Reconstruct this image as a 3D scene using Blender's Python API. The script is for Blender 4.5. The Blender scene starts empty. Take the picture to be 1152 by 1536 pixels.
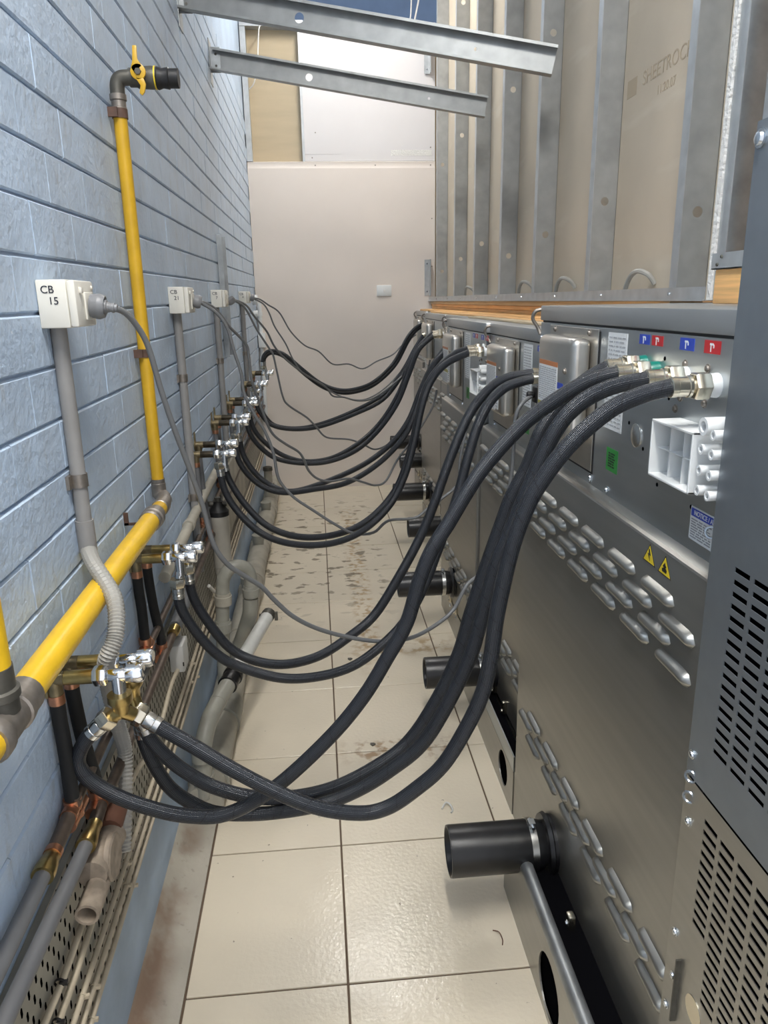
import bpy, bmesh, math, random
from mathutils import Vector, Matrix, Euler
random.seed(7)
SC = bpy.context.scene
COL = SC.collection
R90 = math.pi/2

# ------------------------------------------------------------------ camera
CAM_H = 1.5028; PITCH = .27885; YAW = .08562; ROLL = -.0178875; FPX = 1110.83
def cam_axes():
    cp, sp, cy, sy = math.cos(PITCH), math.sin(PITCH), math.cos(YAW), math.sin(YAW)
    fw = Vector((sy*cp, cy*cp, -sp)); rt = Vector((cy, -sy, 0)); up = rt.cross(fw)
    c, s = math.cos(ROLL), math.sin(ROLL)
    return fw, c*rt + s*up, -s*rt + c*up
FW, RT, UP = cam_axes()
cd = bpy.data.cameras.new('camera'); cam = bpy.data.objects.new('camera', cd); COL.objects.link(cam)
cd.sensor_fit = 'HORIZONTAL'; cd.sensor_width = 36; cd.lens = FPX/1152*36; cd.clip_start = .01; cd.clip_end = 60
cam.matrix_world = Matrix(((RT.x, UP.x, -FW.x, 0), (RT.y, UP.y, -FW.y, 0), (RT.z, UP.z, -FW.z, CAM_H), (0, 0, 0, 1)))
SC.camera = cam
# ------------------------------------------------------------------ world, exposure
w = bpy.data.worlds.new('hall'); SC.world = w; w.use_nodes = True
w.node_tree.nodes['Background'].inputs[0].default_value = (.93, .95, 1, 1)
w.node_tree.nodes['Background'].inputs[1].default_value = 1.12
SC.view_settings.view_transform = 'Standard'; SC.view_settings.look = 'None'
SC.view_settings.gamma = 1; SC.view_settings.use_curve_mapping = False; SC.view_settings.exposure = 0.22
# strip lights (centre x, y, z, length along y, strength): each becomes a ceiling batten further down
BATTENS = [(.27, 4.95, 3.9, 1.2, 64.0), (.05, .2, 3.55, 1.2, 135.0)]
KITCHEN_LAMP = (1.75, 3.4, 2.1, 30.0)

# ------------------------------------------------------------------ materials
MATS = {}
def mat(name, col, rough=.5, metal=0., bump=0., bscale=40., var=0., vscale=6., spec=.5, coat=0., extra=None, stretch=None):
    if name in MATS: return MATS[name]
    m = bpy.data.materials.new(name); m.use_nodes = True; MATS[name] = m
    nt = m.node_tree; b = nt.nodes['Principled BSDF']
    b.inputs['Roughness'].default_value = rough; b.inputs['Metallic'].default_value = metal
    b.inputs['Specular IOR Level'].default_value = spec
    if coat: b.inputs['Coat Weight'].default_value = coat; b.inputs['Coat Roughness'].default_value = .15
    c = (*col, 1); b.inputs['Base Color'].default_value = c
    geo = nt.nodes.new('ShaderNodeNewGeometry'); vec = geo.outputs['Position']
    if stretch:
        mp = nt.nodes.new('ShaderNodeMapping'); mp.inputs['Scale'].default_value = stretch
        nt.links.new(vec, mp.inputs['Vector']); vec = mp.outputs[0]
    last = None
    if var:
        n = nt.nodes.new('ShaderNodeTexNoise'); n.inputs['Scale'].default_value = vscale; n.inputs['Detail'].default_value = 5
        nt.links.new(vec, n.inputs['Vector'])
        r = nt.nodes.new('ShaderNodeValToRGB')
        r.color_ramp.elements[0].position = .3; r.color_ramp.elements[1].position = .7
        r.color_ramp.elements[0].color = (*[max(0, x*(1-var)) for x in col], 1)
        r.color_ramp.elements[1].color = (*[min(1, x*(1+var*.6)) for x in col], 1)
        nt.links.new(n.outputs['Fac'], r.inputs['Fac']); nt.links.new(r.outputs[0], b.inputs['Base Color']); last = r.outputs[0]
    if bump:
        n2 = nt.nodes.new('ShaderNodeTexNoise'); n2.inputs['Scale'].default_value = bscale; n2.inputs['Detail'].default_value = 4
        nt.links.new(vec, n2.inputs['Vector'])
        bp = nt.nodes.new('ShaderNodeBump'); bp.inputs['Strength'].default_value = bump; bp.inputs['Distance'].default_value = .01
        nt.links.new(n2.outputs['Fac'], bp.inputs['Height']); nt.links.new(bp.outputs[0], b.inputs['Normal'])
    if extra: extra(nt, b, geo.outputs['Position'], last)
    return m
def N(nt, t, **kw):
    n = nt.nodes.new(t)
    for k, v in kw.items(): setattr(n, k, v)
    return n
def mixc(nt, fac, a, bcol):
    m = N(nt, 'ShaderNodeMix', data_type='RGBA')
    nt.links.new(fac, m.inputs[0])
    if hasattr(a, 'links') or isinstance(a, bpy.types.NodeSocket): nt.links.new(a, m.inputs[6])
    else: m.inputs[6].default_value = (*a, 1)
    if isinstance(bcol, bpy.types.NodeSocket): nt.links.new(bcol, m.inputs[7])
    else: m.inputs[7].default_value = (*bcol, 1)
    return m.outputs[2]
def noise_mask(nt, vec, scale, lo, hi, detail=5, stretch=None):
    if stretch:
        mp = N(nt, 'ShaderNodeMapping'); mp.inputs['Scale'].default_value = stretch; nt.links.new(vec, mp.inputs['Vector']); vec = mp.outputs[0]
    n = N(nt, 'ShaderNodeTexNoise'); n.inputs['Scale'].default_value = scale; n.inputs['Detail'].default_value = detail
    nt.links.new(vec, n.inputs['Vector'])
    r = N(nt, 'ShaderNodeMapRange'); r.inputs[1].default_value = lo; r.inputs[2].default_value = hi
    nt.links.new(n.outputs['Fac'], r.inputs[0]); return r.outputs[0]
def band(nt, vec, axis, lo, hi, soft):
    s = N(nt, 'ShaderNodeSeparateXYZ'); nt.links.new(vec, s.inputs[0]); o = s.outputs[axis]
    a = N(nt, 'ShaderNodeMapRange'); a.inputs[1].default_value = lo-soft; a.inputs[2].default_value = lo+soft; nt.links.new(o, a.inputs[0])
    b = N(nt, 'ShaderNodeMapRange'); b.inputs[1].default_value = hi+soft; b.inputs[2].default_value = hi-soft; nt.links.new(o, b.inputs[0])
    return mul(nt, a.outputs[0], b.outputs[0])
def mul(nt, a, b):
    m = N(nt, 'ShaderNodeMath', operation='MULTIPLY')
    nt.links.new(a, m.inputs[0])
    if isinstance(b, (int, float)): m.inputs[1].default_value = b
    else: nt.links.new(b, m.inputs[1])
    return m.outputs[0]

def brick_extra(nt, b, pos, last):
    # bare grey scuffs and white paint chips in the blue paint
    sc = noise_mask(nt, pos, 34, .60, .72, stretch=(1, 1, .35))
    c = mixc(nt, mul(nt, sc, .45), last, (.40, .44, .48))
    ch = noise_mask(nt, pos, 130, .70, .76, detail=2)
    c = mixc(nt, mul(nt, ch, .55), c, (.80, .84, .87))
    dust = noise_mask(nt, pos, 5, .45, .75)
    c = mixc(nt, mul(nt, dust, .22), c, (.52, .54, .56))
    nt.links.new(c, b.inputs['Base Color'])
mat('brick_paint', (.49, .61, .77), rough=.42, bump=.28, bscale=70, var=.10, vscale=9, spec=.35, extra=brick_extra)
mat('joint_paint', (.44, .55, .70), rough=.5, bump=.3, bscale=60, var=.12)
mat('skirt_paint', (.30, .39, .50), rough=.45, var=.2, vscale=7, bump=.1)
def tile_extra(nt, b, pos, last):
    # scattered dirt, the row of drill holes' rust streak, dark scuffs towards the far end
    d = noise_mask(nt, pos, 3.2, .1, 1.0, detail=2); c = mixc(nt, mul(nt, d, .18), last, (.47, .41, .31))
    st = mul(nt, band(nt, pos, 0, .14, .235, .02), band(nt, pos, 1, 2.9, 5.3, .2)); rn = noise_mask(nt, pos, 26, .47, .62)
    c = mixc(nt, mul(nt, mul(nt, st, rn), .75), c, (.42, .27, .12))
    sf = mul(nt, mul(nt, band(nt, pos, 1, 3.55, 5.5, .3), band(nt, pos, 0, -.38, .35, .05)), noise_mask(nt, pos, 11, .575, .63, detail=9, stretch=(1, 1.5, 1)))
    c = mixc(nt, mul(nt, sf, .8), c, (.17, .14, .10))
    r2 = mul(nt, mul(nt, band(nt, pos, 1, 2.18, 2.30, .03), band(nt, pos, 0, .06, .42, .06)), noise_mask(nt, pos, 20, .50, .60))
    c = mixc(nt, mul(nt, r2, .8), c, (.30, .17, .07))
    r3 = mul(nt, mul(nt, band(nt, pos, 1, 2.95, 3.10, .03), band(nt, pos, 0, .10, .55, .06)), noise_mask(nt, pos, 15, .48, .60))
    c = mixc(nt, mul(nt, r3, .7), c, (.38, .24, .10))
    sp = noise_mask(nt, pos, 55, .735, .77, detail=2); c = mixc(nt, mul(nt, sp, .7), c, (.16, .12, .09))
    nt.links.new(c, b.inputs['Base Color'])
    wet = noise_mask(nt, pos, 5, .2, .8)
    r = N(nt, 'ShaderNodeMapRange'); r.inputs[3].default_value = .08; r.inputs[4].default_value = .30
    nt.links.new(wet, r.inputs[0]); nt.links.new(r.outputs[0], b.inputs['Roughness'])
mat('tile', (.75, .67, .53), rough=.3, bump=.10, bscale=90, var=.04, vscale=4, spec=.5, extra=tile_extra)
mat('grout', (.13, .09, .06), rough=.9)
def gutter_extra(nt, b, pos, last):
    rn = mul(nt, noise_mask(nt, pos, 6, .44, .58, stretch=(1, .8, 1)), band(nt, pos, 0, -.47, -.40, .025))
    c = mixc(nt, mul(nt, rn, .75), last, (.17, .085, .045))
    gr = noise_mask(nt, pos, 45, .62, .72); c = mixc(nt, mul(nt, gr, .5), c, (.22, .19, .15))
    nt.links.new(c, b.inputs['Base Color'])
mat('gutter', (.42, .385, .32), rough=.55, bump=.2, bscale=50, var=.2, vscale=5, extra=gutter_extra)
mat('plaster_pink', (.78, .71, .65), rough=.8, var=.03, vscale=3, bump=.03, bscale=120)
mat('plaster_grey', (.70, .68, .68), rough=.8, var=.04, vscale=2, bump=.03, bscale=120)
mat('paper_brown', (.50, .41, .28), rough=.85, var=.07, vscale=3, stretch=(1, 1, 6), bump=.05, bscale=60)
def back_extra(nt, b, pos, last):
    s = noise_mask(nt, pos, 3.0, .60, .68, detail=3, stretch=(1, .7, 3.2)); c = mixc(nt, mul(nt, s, .22), last, (.72, .66, .55))
    nt.links.new(c, b.inputs['Base Color'])
mat('board_back', (.56, .48, .37), rough=.85, var=.08, vscale=3, bump=.04, bscale=60, extra=back_extra)
mat('gypsum', (.80, .79, .76), rough=.95, bump=.8, bscale=120)
mat('fitting_dusty', (.30, .245, .19), rough=.65, var=.45, vscale=30)
mat('galv', (.52, .54, .55), rough=.45, metal=.7, var=.12, vscale=22, bump=.02)
mat('galv_dark', (.40, .42, .43), rough=.45, metal=.85, var=.25, vscale=16)
mat('steel_rim', (.56, .57, .57), rough=.36, metal=.9, var=.05, vscale=60, stretch=(1, .05, 1))
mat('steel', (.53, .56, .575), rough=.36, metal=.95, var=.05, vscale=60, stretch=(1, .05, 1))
mat('steel_lower', (.405, .40, .375), rough=.38, metal=.95, var=.06, vscale=60, stretch=(1, .05, 1))  # browner copy of steel, the floor's reflection is put into the colour
mat('steel_warm', (.60, .575, .53), rough=.30, metal=.95, var=.06, vscale=40, stretch=(1, .3, 1))
mat('steel_bright', (.66, .66, .64), rough=.22, metal=1.)
mat('cabinet_grey', (.27, .30, .33), rough=.42, metal=.75, var=.05, vscale=30, bump=.02, bscale=400)
mat('chrome', (.80, .82, .84), rough=.10, metal=1.)
mat('nickel', (.66, .61, .50), rough=.26, metal=1.)
mat('zinc', (.62, .66, .70), rough=.25, metal=1.)
mat('brass', (.50, .37, .15), rough=.28, metal=1., var=.25, vscale=60)
mat('bronze_dark', (.085, .07, .05), rough=.4, metal=.8, var=.3, vscale=60)
mat('brass_dull', (.27, .22, .13), rough=.45, metal=.9, var=.3, vscale=60)
mat('copper', (.62, .30, .18), rough=.34, metal=.95, var=.3, vscale=60)
mat('copper_dark', (.13, .10, .08), rough=.45, metal=.5, var=.4, vscale=40)
mat('iron_grey', (.30, .27, .24), rough=.45, metal=.75, var=.25, vscale=50, bump=.05)
mat('iron_dark', (.12, .115, .10), rough=.5, metal=.6, var=.3, vscale=40)
mat('rust', (.10, .055, .04), rough=.7, var=.3, vscale=60)
mat('yellow_paint', (.80, .50, .02), rough=.32, var=.10, vscale=20, bump=.04, bscale=30)
mat('yellow_dull', (.62, .37, .02), rough=.40, var=.12, vscale=20, bump=.04, bscale=30)
mat('lag_black', (.008, .008, .008), rough=.75)
mat('rubber', (.010, .010, .011), rough=.33, var=.5, vscale=20)
mat('black', (.01, .01, .011), rough=.5)
mat('void', (.004, .004, .005), rough=1., spec=0.)  # near-black, puts the darkness inside holes and behind slots into the colour
mat('pvc_grey', (.29, .285, .245), rough=.42, var=.16, vscale=18)
mat('pvc_dusty', (.38, .355, .295), rough=.6, var=.22, vscale=12)
mat('box_grey', (.58, .58, .56), rough=.4)
mat('canister', (.42, .40, .35), rough=.45, var=.15, vscale=12)
mat('galv_shaded', (.40, .41, .405), rough=.45, metal=.6, var=.14, vscale=18)  # darker copy of galv, shade on webs and joists is put into the colour
mat('pvc_white', (.62, .62, .59), rough=.4, var=.12, vscale=25)
mat('conduit', (.27, .265, .26), rough=.5, var=.12, vscale=15)
mat('conduit_light', (.37, .36, .33), rough=.5, var=.1, vscale=15)
mat('lagging', (.13, .133, .14), rough=.5, var=.15, vscale=12)
mat('cream', (.76, .74, .67), rough=.35)
mat('white_plastic', (.78, .80, .80), rough=.32)
mat('white_matte', (.80, .80, .78), rough=.5)
mat('plug_grey', (.20, .205, .215), rough=.4)
mat('cord_grey', (.15, .155, .16), rough=.4)
mat('beige_cable', (.46, .40, .30), rough=.5, var=.15, vscale=30)
mat('tray_metal', (.31, .295, .25), rough=.55, metal=.2, var=.2, vscale=14)
mat('ink', (.012, .015, .03), rough=.6)
mat('print_grey', (.30, .31, .33), rough=.7)
mat('print_light', (.42, .43, .45), rough=.7)
mat('stamp', (.43, .35, .25), rough=.85)
mat('label_white', (.74, .76, .77), rough=.35)
mat('label_blue', (.025, .06, .42), rough=.35)
mat('label_red', (.50, .02, .025), rough=.35)
mat('label_green', (.03, .26, .05), rough=.4)
mat('label_orange', (.52, .19, .07), rough=.4)
mat('label_olive', (.35, .32, .07), rough=.4)
mat('label_yellow', (.80, .60, .03), rough=.4)
mat('fitting_green', (.0, .16, .12), rough=.3)
mat('timber', (.88, .50, .19), rough=.5, var=.22, vscale=9, stretch=(6, .5, 14))  # the warm glow from the kitchen is put into this orange
mat('timber_pale', (.66, .52, .34), rough=.6, var=.2, vscale=9, stretch=(6, .5, 14))
mat('ceiling_paint', (.70, .71, .72), rough=.8)
mat('blue_far', (.16, .24, .38), rough=.6, var=.1)
mat('wire_white', (.75, .73, .68), rough=.5)
mat('rust_brown', (.14, .06, .035), rough=.8)
def hose_extra(nt, b, pos, last):
    uv = N(nt, 'ShaderNodeUVMap'); sep = N(nt, 'ShaderNodeSeparateXYZ'); nt.links.new(uv.outputs[0], sep.inputs[0])
    def wave(a, c):
        m1 = N(nt, 'ShaderNodeMath', operation='MULTIPLY'); m1.inputs[1].default_value = a; nt.links.new(sep.outputs[0], m1.inputs[0])
        m2 = N(nt, 'ShaderNodeMath', operation='MULTIPLY_ADD'); m2.inputs[1].default_value = c; nt.links.new(sep.outputs[1], m2.inputs[0]); nt.links.new(m1.outputs[0], m2.inputs[2])
        s = N(nt, 'ShaderNodeMath', operation='SINE'); nt.links.new(m2.outputs[0], s.inputs[0]); return s.outputs[0]
    p = mul(nt, wave(1500, 2*math.pi*14), wave(1500, -2*math.pi*14))
    r = N(nt, 'ShaderNodeMapRange'); r.inputs[1].default_value = -.5; r.inputs[2].default_value = .6; nt.links.new(p, r.inputs[0])
    c = mixc(nt, r.outputs[0], (.009, .011, .015), (.040, .045, .055))
    # dark tracer ticks along the braid
    tk = N(nt, 'ShaderNodeMath', operation='SINE'); mm = N(nt, 'ShaderNodeMath', operation='MULTIPLY_ADD'); mm.inputs[1].default_value = 2*math.pi/.055
    nt.links.new(sep.outputs[0], mm.inputs[0]); m3 = N(nt, 'ShaderNodeMath', operation='MULTIPLY'); m3.inputs[1].default_value = 5.; nt.links.new(sep.outputs[1], m3.inputs[0]); nt.links.new(m3.outputs[0], mm.inputs[2])
    nt.links.new(mm.outputs[0], tk.inputs[0])
    t = N(nt, 'ShaderNodeMath', operation='GREATER_THAN'); t.inputs[1].default_value = .993; nt.links.new(tk.outputs[0], t.inputs[0])
    c = mixc(nt, mul(nt, t.outputs[0], .8), c, (.008, .008, .010))
    nt.links.new(c, b.inputs['Base Color'])
    bp = N(nt, 'ShaderNodeBump'); bp.inputs['Strength'].default_value = .35; bp.inputs['Distance'].default_value = .002
    nt.links.new(p, bp.inputs['Height']); nt.links.new(bp.outputs[0], b.inputs['Normal'])
mat('hose_braid', (.06, .065, .075), rough=.30, metal=.3, extra=hose_extra)
def emis(name, col, s):
    m = bpy.data.materials.new(name); m.use_nodes = True; MATS[name] = m
    b = m.node_tree.nodes['Principled BSDF']; b.inputs['Emission Color'].default_value = (*col, 1); b.inputs['Emission Strength'].default_value = s
    b.inputs['Base Color'].default_value = (.9, .9, .9, 1)
    return m

# ------------------------------------------------------------------ mesh building
V = Vector
def frame_of(d):
    d = d.normalized(); a = V((0, 0, 1)) if abs(d.z) < .9 else V((1, 0, 0))
    u = d.cross(a).normalized(); return d, u, d.cross(u).normalized()
def smooth_path(P, k=6):
    P = [V(p) for p in P]; out = []
    for i in range(len(P)-1):
        p0 = P[max(i-1, 0)]; p1 = P[i]; p2 = P[i+1]; p3 = P[min(i+2, len(P)-1)]
        for j in range(k):
            t = j/k
            out.append(.5*((2*p1)+(-p0+p2)*t+(2*p0-5*p1+4*p2-p3)*t*t+(-p0+3*p1-3*p2+p3)*t**3))
    out.append(P[-1]); return out
class MB:
    def __init__(s): s.v = []; s.f = []; s.uv = {}
    def quad(s, *p):
        n = len(s.v); s.v += [V(q) for q in p]; s.f.append(tuple(range(n, n+len(p)))); return s
    def box(s, x0, x1, y0, y1, z0, z1):
        n = len(s.v)
        s.v += [V(p) for p in ((x0,y0,z0),(x1,y0,z0),(x1,y1,z0),(x0,y1,z0),(x0,y0,z1),(x1,y0,z1),(x1,y1,z1),(x0,y1,z1))]
        s.f += [tuple(n+i for i in q) for q in ((0,3,2,1),(4,5,6,7),(0,1,5,4),(1,2,6,5),(2,3,7,6),(3,0,4,7))]; return s
    def tube(s, P, r, n=10, caps=True, ring=None):
        P = [V(p) for p in P]; m = len(P); base = len(s.v); L = 0
        t0 = (P[1]-P[0]).normalized(); _, u, w_ = frame_of(t0); us = []
        for i in range(m):
            t = (P[min(i+1, m-1)]-P[max(i-1, 0)])
            if t.length < 1e-9: t = t0
            t.normalize(); u = (u - t*u.dot(t)).normalized(); w_ = t.cross(u)
            rr = r[i] if isinstance(r, (list, tuple)) else r
            if i: L += (P[i]-P[i-1]).length
            us.append(L)
            for k in range(n):
                a = 2*math.pi*k/n; s.v.append(P[i]+(u*math.cos(a)+w_*math.sin(a))*rr)
        for i in range(m-1):
            for k in range(n):
                q = (base+i*n+k, base+i*n+(k+1) % n, base+(i+1)*n+(k+1) % n, base+(i+1)*n+k)
                s.uv[len(s.f)] = ((us[i], k/n), (us[i], (k+1)/n), (us[i+1], (k+1)/n), (us[i+1], k/n)); s.f.append(q)
        if caps:
            s.f.append(tuple(base+k for k in reversed(range(n)))); s.f.append(tuple(base+(m-1)*n+k for k in range(n)))
        return s
    def cyl(s, p0, p1, r, r1=None, n=16, caps=True): return s.tube([p0, p1], [r, r if r1 is None else r1], n, caps)
    def lathe(s, p0, d, prof, n=18, caps=True):
        p0 = V(p0); d = V(d).normalized(); _, u, w_ = frame_of(d); base = len(s.v); m = len(prof)
        for t, r in prof:
            for k in range(n):
                a = 2*math.pi*k/n; s.v.append(p0+d*t+(u*math.cos(a)+w_*math.sin(a))*r)
        for i in range(m-1):
            for k in range(n): s.f.append((base+i*n+k, base+i*n+(k+1) % n, base+(i+1)*n+(k+1) % n, base+(i+1)*n+k))
        if caps:
            s.f.append(tuple(base+k for k in reversed(range(n)))); s.f.append(tuple(base+(m-1)*n+k for k in range(n)))
        return s
    def hexn(s, p0, p1, r, rot=0.):
        return s.lathe(p0, V(p1)-V(p0), [(0, r*.9), (.12*(V(p1)-V(p0)).length, r), (.88*(V(p1)-V(p0)).length, r), ((V(p1)-V(p0)).length, r*.9)], 6)
    def prism(s, pts, off):
        n = len(s.v); k = len(pts); off = V(off)
        s.v += [V(p) for p in pts]+[V(p)+off for p in pts]
        s.f.append(tuple(reversed(range(n, n+k)))); s.f.append(tuple(range(n+k, n+2*k)))
        for i in range(k): s.f.append((n+i, n+(i+1) % k, n+k+(i+1) % k, n+k+i))
        return s
    def plate(s, o, u, v_, L, W, th, holes=(), rects=()):
        """plate of L x W with round holes (u, v, r); th = thickness vector"""
        o, u, v_, th = V(o), V(u), V(v_), V(th)
        cuts = sorted(holes); pos = 0
        def seg(a, b):
            for t in (V((0, 0, 0)), th): s.quad(o+u*a+t, o+u*b+t, o+u*b+v_*W+t, o+u*a+v_*W+t)
        for (hu, hv, r) in cuts:
            a, b = max(pos, hu-r*1.5), min(L, hu+r*1.5)
            if a > pos: seg(pos, a)
            n = 24; inn = []; out = []
            for k in range(n):
                an = 2*math.pi*(k+.5)/n; c, si = math.cos(an), math.sin(an)
                tu = ((b-hu) if c > 0 else (hu-a))/abs(c) if abs(c) > 1e-6 else 9e9
                tv = ((W-hv) if si > 0 else hv)/abs(si) if abs(si) > 1e-6 else 9e9
                t = min(tu, tv); inn.append((hu+r*c, hv+r*si)); out.append((hu+t*c, hv+t*si))
            corners = [(a, 0), (b, 0), (b, W), (a, W)]
            P = lambda q, t: o+u*q[0]+v_*q[1]+t
            for k in range(n):
                j = (k+1) % n
                for t in (V((0, 0, 0)), th):
                    poly = [P(inn[k], t), P(out[k], t)]
                    e1, e2 = out[k], out[j]
                    if abs(e1[0]-e2[0]) > 1e-6 and abs(e1[1]-e2[1]) > 1e-6:
                        cc = min(corners, key=lambda q: (q[0]-(e1[0]+e2[0])/2)**2+(q[1]-(e1[1]+e2[1])/2)**2); poly.append(P(cc, t))
                    poly += [P(out[j], t), P(inn[j], t)]; s.quad(*poly)
                s.quad(P(inn[k], V((0, 0, 0))), P(inn[j], V((0, 0, 0))), P(inn[j], th), P(inn[k], th))
            pos = b
        if pos < L: seg(pos, L)
        a = [o, o+u*L, o+u*L+v_*W, o+v_*W]
        for i in range(4): s.quad(a[i], a[(i+1) % 4], a[(i+1) % 4]+th, a[i]+th)
        return s
    def mesh(s, name, org=(0, 0, 0), bevel=0., seg=2, smooth=35):
        org = V(org); me = bpy.data.meshes.new(name)
        me.from_pydata([tuple(p-org) for p in s.v], [], s.f)
        if s.uv:
            ul = me.uv_layers.new(name='UVMap')
            for fi, c in s.uv.items():
                for li, q in zip(me.polygons[fi].loop_indices, c): ul.data[li].uv = q
        bm = bmesh.new(); bm.from_mesh(me)
        bmesh.ops.recalc_face_normals(bm, faces=bm.faces)
        if bevel: bmesh.ops.bevel(bm, geom=[e for e in bm.edges if len(e.link_faces) == 2 and e.calc_face_angle(0) > .6], offset=bevel, segments=seg, profile=.5, affect='EDGES', clamp_overlap=True)
        bm.to_mesh(me); bm.free()
        if smooth:
            me.polygons.foreach_set('use_smooth', [True]*len(me.polygons)); me.set_sharp_from_angle(angle=math.radians(smooth))
        me.update(); return me
ROOT = {}
def tag(o, label=None, cat=None, group=None, kind=None):
    if label: o['label'] = label
    if cat: o['category'] = cat
    if group: o['group'] = group
    if kind: o['kind'] = kind
    return o
def thing(name, label, cat, loc, group=None):
    o = bpy.data.objects.new(name, None); o.empty_display_size = .05; COL.objects.link(o); o.location = loc; ROOT[o] = V(loc)
    return tag(o, label, cat, group)
def part(mb, name, m, parent, bevel=0., seg=2, smooth=35, label=None, kind=None):
    me = mb.mesh(name, ROOT[parent], bevel, seg, smooth); me.materials.append(MATS[m])
    o = bpy.data.objects.new(name, me); COL.objects.link(o); o.parent = parent; ROOT[o] = ROOT[parent]
    return tag(o, label, kind=kind)
def solo(mb, name, m, label, cat, org, group=None, bevel=0., seg=2, smooth=35):
    me = mb.mesh(name, org, bevel, seg, smooth); me.materials.append(MATS[m])
    o = bpy.data.objects.new(name, me); COL.objects.link(o); o.location = org; ROOT[o] = V(org)
    return tag(o, label, cat, group)
def struct(mb, name, m, bevel=0., smooth=35):
    me = mb.mesh(name, (0, 0, 0), bevel, 2, smooth); me.materials.append(MATS[m])
    o = bpy.data.objects.new(name, me); COL.objects.link(o); ROOT[o] = V((0, 0, 0)); return tag(o, kind='structure')
def inst(me, name, parent, pos, rot=(0, 0, 0), sc=(1, 1, 1), label=None):
    o = bpy.data.objects.new(name, me); COL.objects.link(o); o.parent = parent
    o.location = V(pos)-ROOT[parent]; o.rotation_euler = rot; o.scale = sc; ROOT[o] = V(pos); return tag(o, label)
def withmat(me, m): me.materials.append(MATS[m]); return me
def text(body, size, m, name, parent, pos, rot, sx=1., ext=.0004, label=None):
    cu = bpy.data.curves.new('t', 'FONT'); cu.body = body; cu.size = size; cu.extrude = ext; cu.align_x = 'CENTER'; cu.align_y = 'CENTER'
    t = bpy.data.objects.new('t', cu); COL.objects.link(t); dg = bpy.context.evaluated_depsgraph_get(); dg.update()
    me = bpy.data.meshes.new_from_object(t.evaluated_get(dg)); bpy.data.objects.remove(t); bpy.data.curves.remove(cu)
    me.name = name; me.materials.clear(); me.materials.append(MATS[m])
    o = bpy.data.objects.new(name, me); COL.objects.link(o); o.parent = parent; o.location = V(pos)-ROOT[parent]; o.rotation_euler = rot; o.scale = (sx, 1, 1)
    return tag(o, label)
TXM = (R90, 0, -R90)      # lettering on a face that looks towards -x
TYM = (R90, 0, 0)         # on a face that looks towards -y

# =================================================================== SETTING
# ---- floor: slab + one object per tile
fl = struct(MB().box(-.47, 1.9, -.6, 6.06, -.12, -.004), 'floor', 'grout')
XC = [(-.354, .013), (.013, .472), (.472, .931)]
tm = {}
for ci, (a, b) in enumerate(XC):
    wd = b-a-.005
    mb = MB().box(-wd/2, wd/2, -.2225, .2225, -.012, 0); tm[ci] = withmat(mb.mesh('tile', bevel=.0012, seg=1), 'tile')
for r in range(-3, 10):
    y0 = 1.3365+.45*r
    for ci, (a, b) in enumerate(XC):
        inst(tm[ci], 'tile', fl, ((a+b)/2, y0+.225, random.uniform(-.0006, .0006)), (random.uniform(-.001, .001), random.uniform(-.001, .001), 0))
for ci, (a, b) in enumerate(XC):      # cut row against the end wall
    inst(tm[ci], 'tile', fl, ((a+b)/2, 5.8365+.108, 0), sc=(1, .48, 1))
# ---- gutter strip between tiles and wall
pts = [(-.46, .6, .07), (-.435, .6, .036), (-.41, .6, .017), (-.38, .6, .006), (-.357, .6, .002), (-.357, .6, -.05), (-.46, .6, -.05)]
struct(MB().prism([(p[0], -.6, p[2]) for p in pts], (0, 6.65, 0)), 'trim_1', 'gutter', smooth=60)
# ---- left wall
SL = .006
def wz(y, z): return z+SL*(y-1.2)
wl = struct(MB().prism([(-.8, -.6, -.12), (-.457, -.6, -.12), (-.457, -.6, 4.1), (-.8, -.6, 4.1)], (0, 7.9, 0)), 'wall_left', 'joint_paint')
struct(MB().prism([(-.47, -.6, -.05), (-.452, -.6, -.05), (-.450, -.6, .30), (-.462, -.6, .318)], (0, 6.65, 0)), 'baseboard_left', 'skirt_paint')
CH, BL = .0895, .215
def brick_mesh(w_, h_):
    a, b = w_/2-.0011, h_/2-.0020; c, d = a-.0001, b-.0032
    mb = MB()
    B = [(-.02, -a, -b), (-.02, a, -b), (-.02, a, b), (-.02, -a, b)]; M_ = [(-.004, -a, -b), (-.004, a, -b), (-.004, a, b), (-.004, -a, b)]; F = [(0, -c, -d), (0, c, -d), (0, c, d), (0, -c, d)]
    mb.quad(*F)
    for i in range(4):
        j = (i+1) % 4; mb.quad(M_[i], M_[j], F[j], F[i]); mb.quad(B[i], B[j], M_[j], M_[i])
    return mb
def ppix(p):
    d = V(p)-V((0, 0, CAM_H)); q = d.dot(FW)
    return (576+FPX*d.dot(RT)/q, 768-FPX*d.dot(UP)/q, q) if q > .05 else (-1e4, -1e4, 1)
bm_ = withmat(brick_mesh(BL, CH).mesh('brick', smooth=0), 'brick_paint')
cand = []
for k in range(-24, 14):
    zc = 1.580+CH*(k+.5)
    if wz(1.2, zc) < .33: continue
    if zc > 3.75: continue
    off = (k % 2)*BL/2
    for j in range(0, 27):
        yc = .36+off+BL*j
        if yc+BL/2 > 6.06: continue
        p = (-.45+random.uniform(-.0009, .0009), yc, wz(yc, zc)); a = ppix((-.45, yc-BL/2, p[2]-CH/2)); b = ppix((-.45, yc+BL/2, p[2]+CH/2)); c = ppix(p)
        vis = -20 < c[0] < 1170 and -25 < c[1] < 1560
        cand.append((abs((b[0]-a[0])*CH/c[2]) if vis else 0, p))
cand.sort(key=lambda t: -t[0])
for s_, p in cand[:300]: inst(bm_, 'brick', wl, p, (SL+random.uniform(-.002, .002), 0, random.uniform(-.0015, .0015)))
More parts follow.
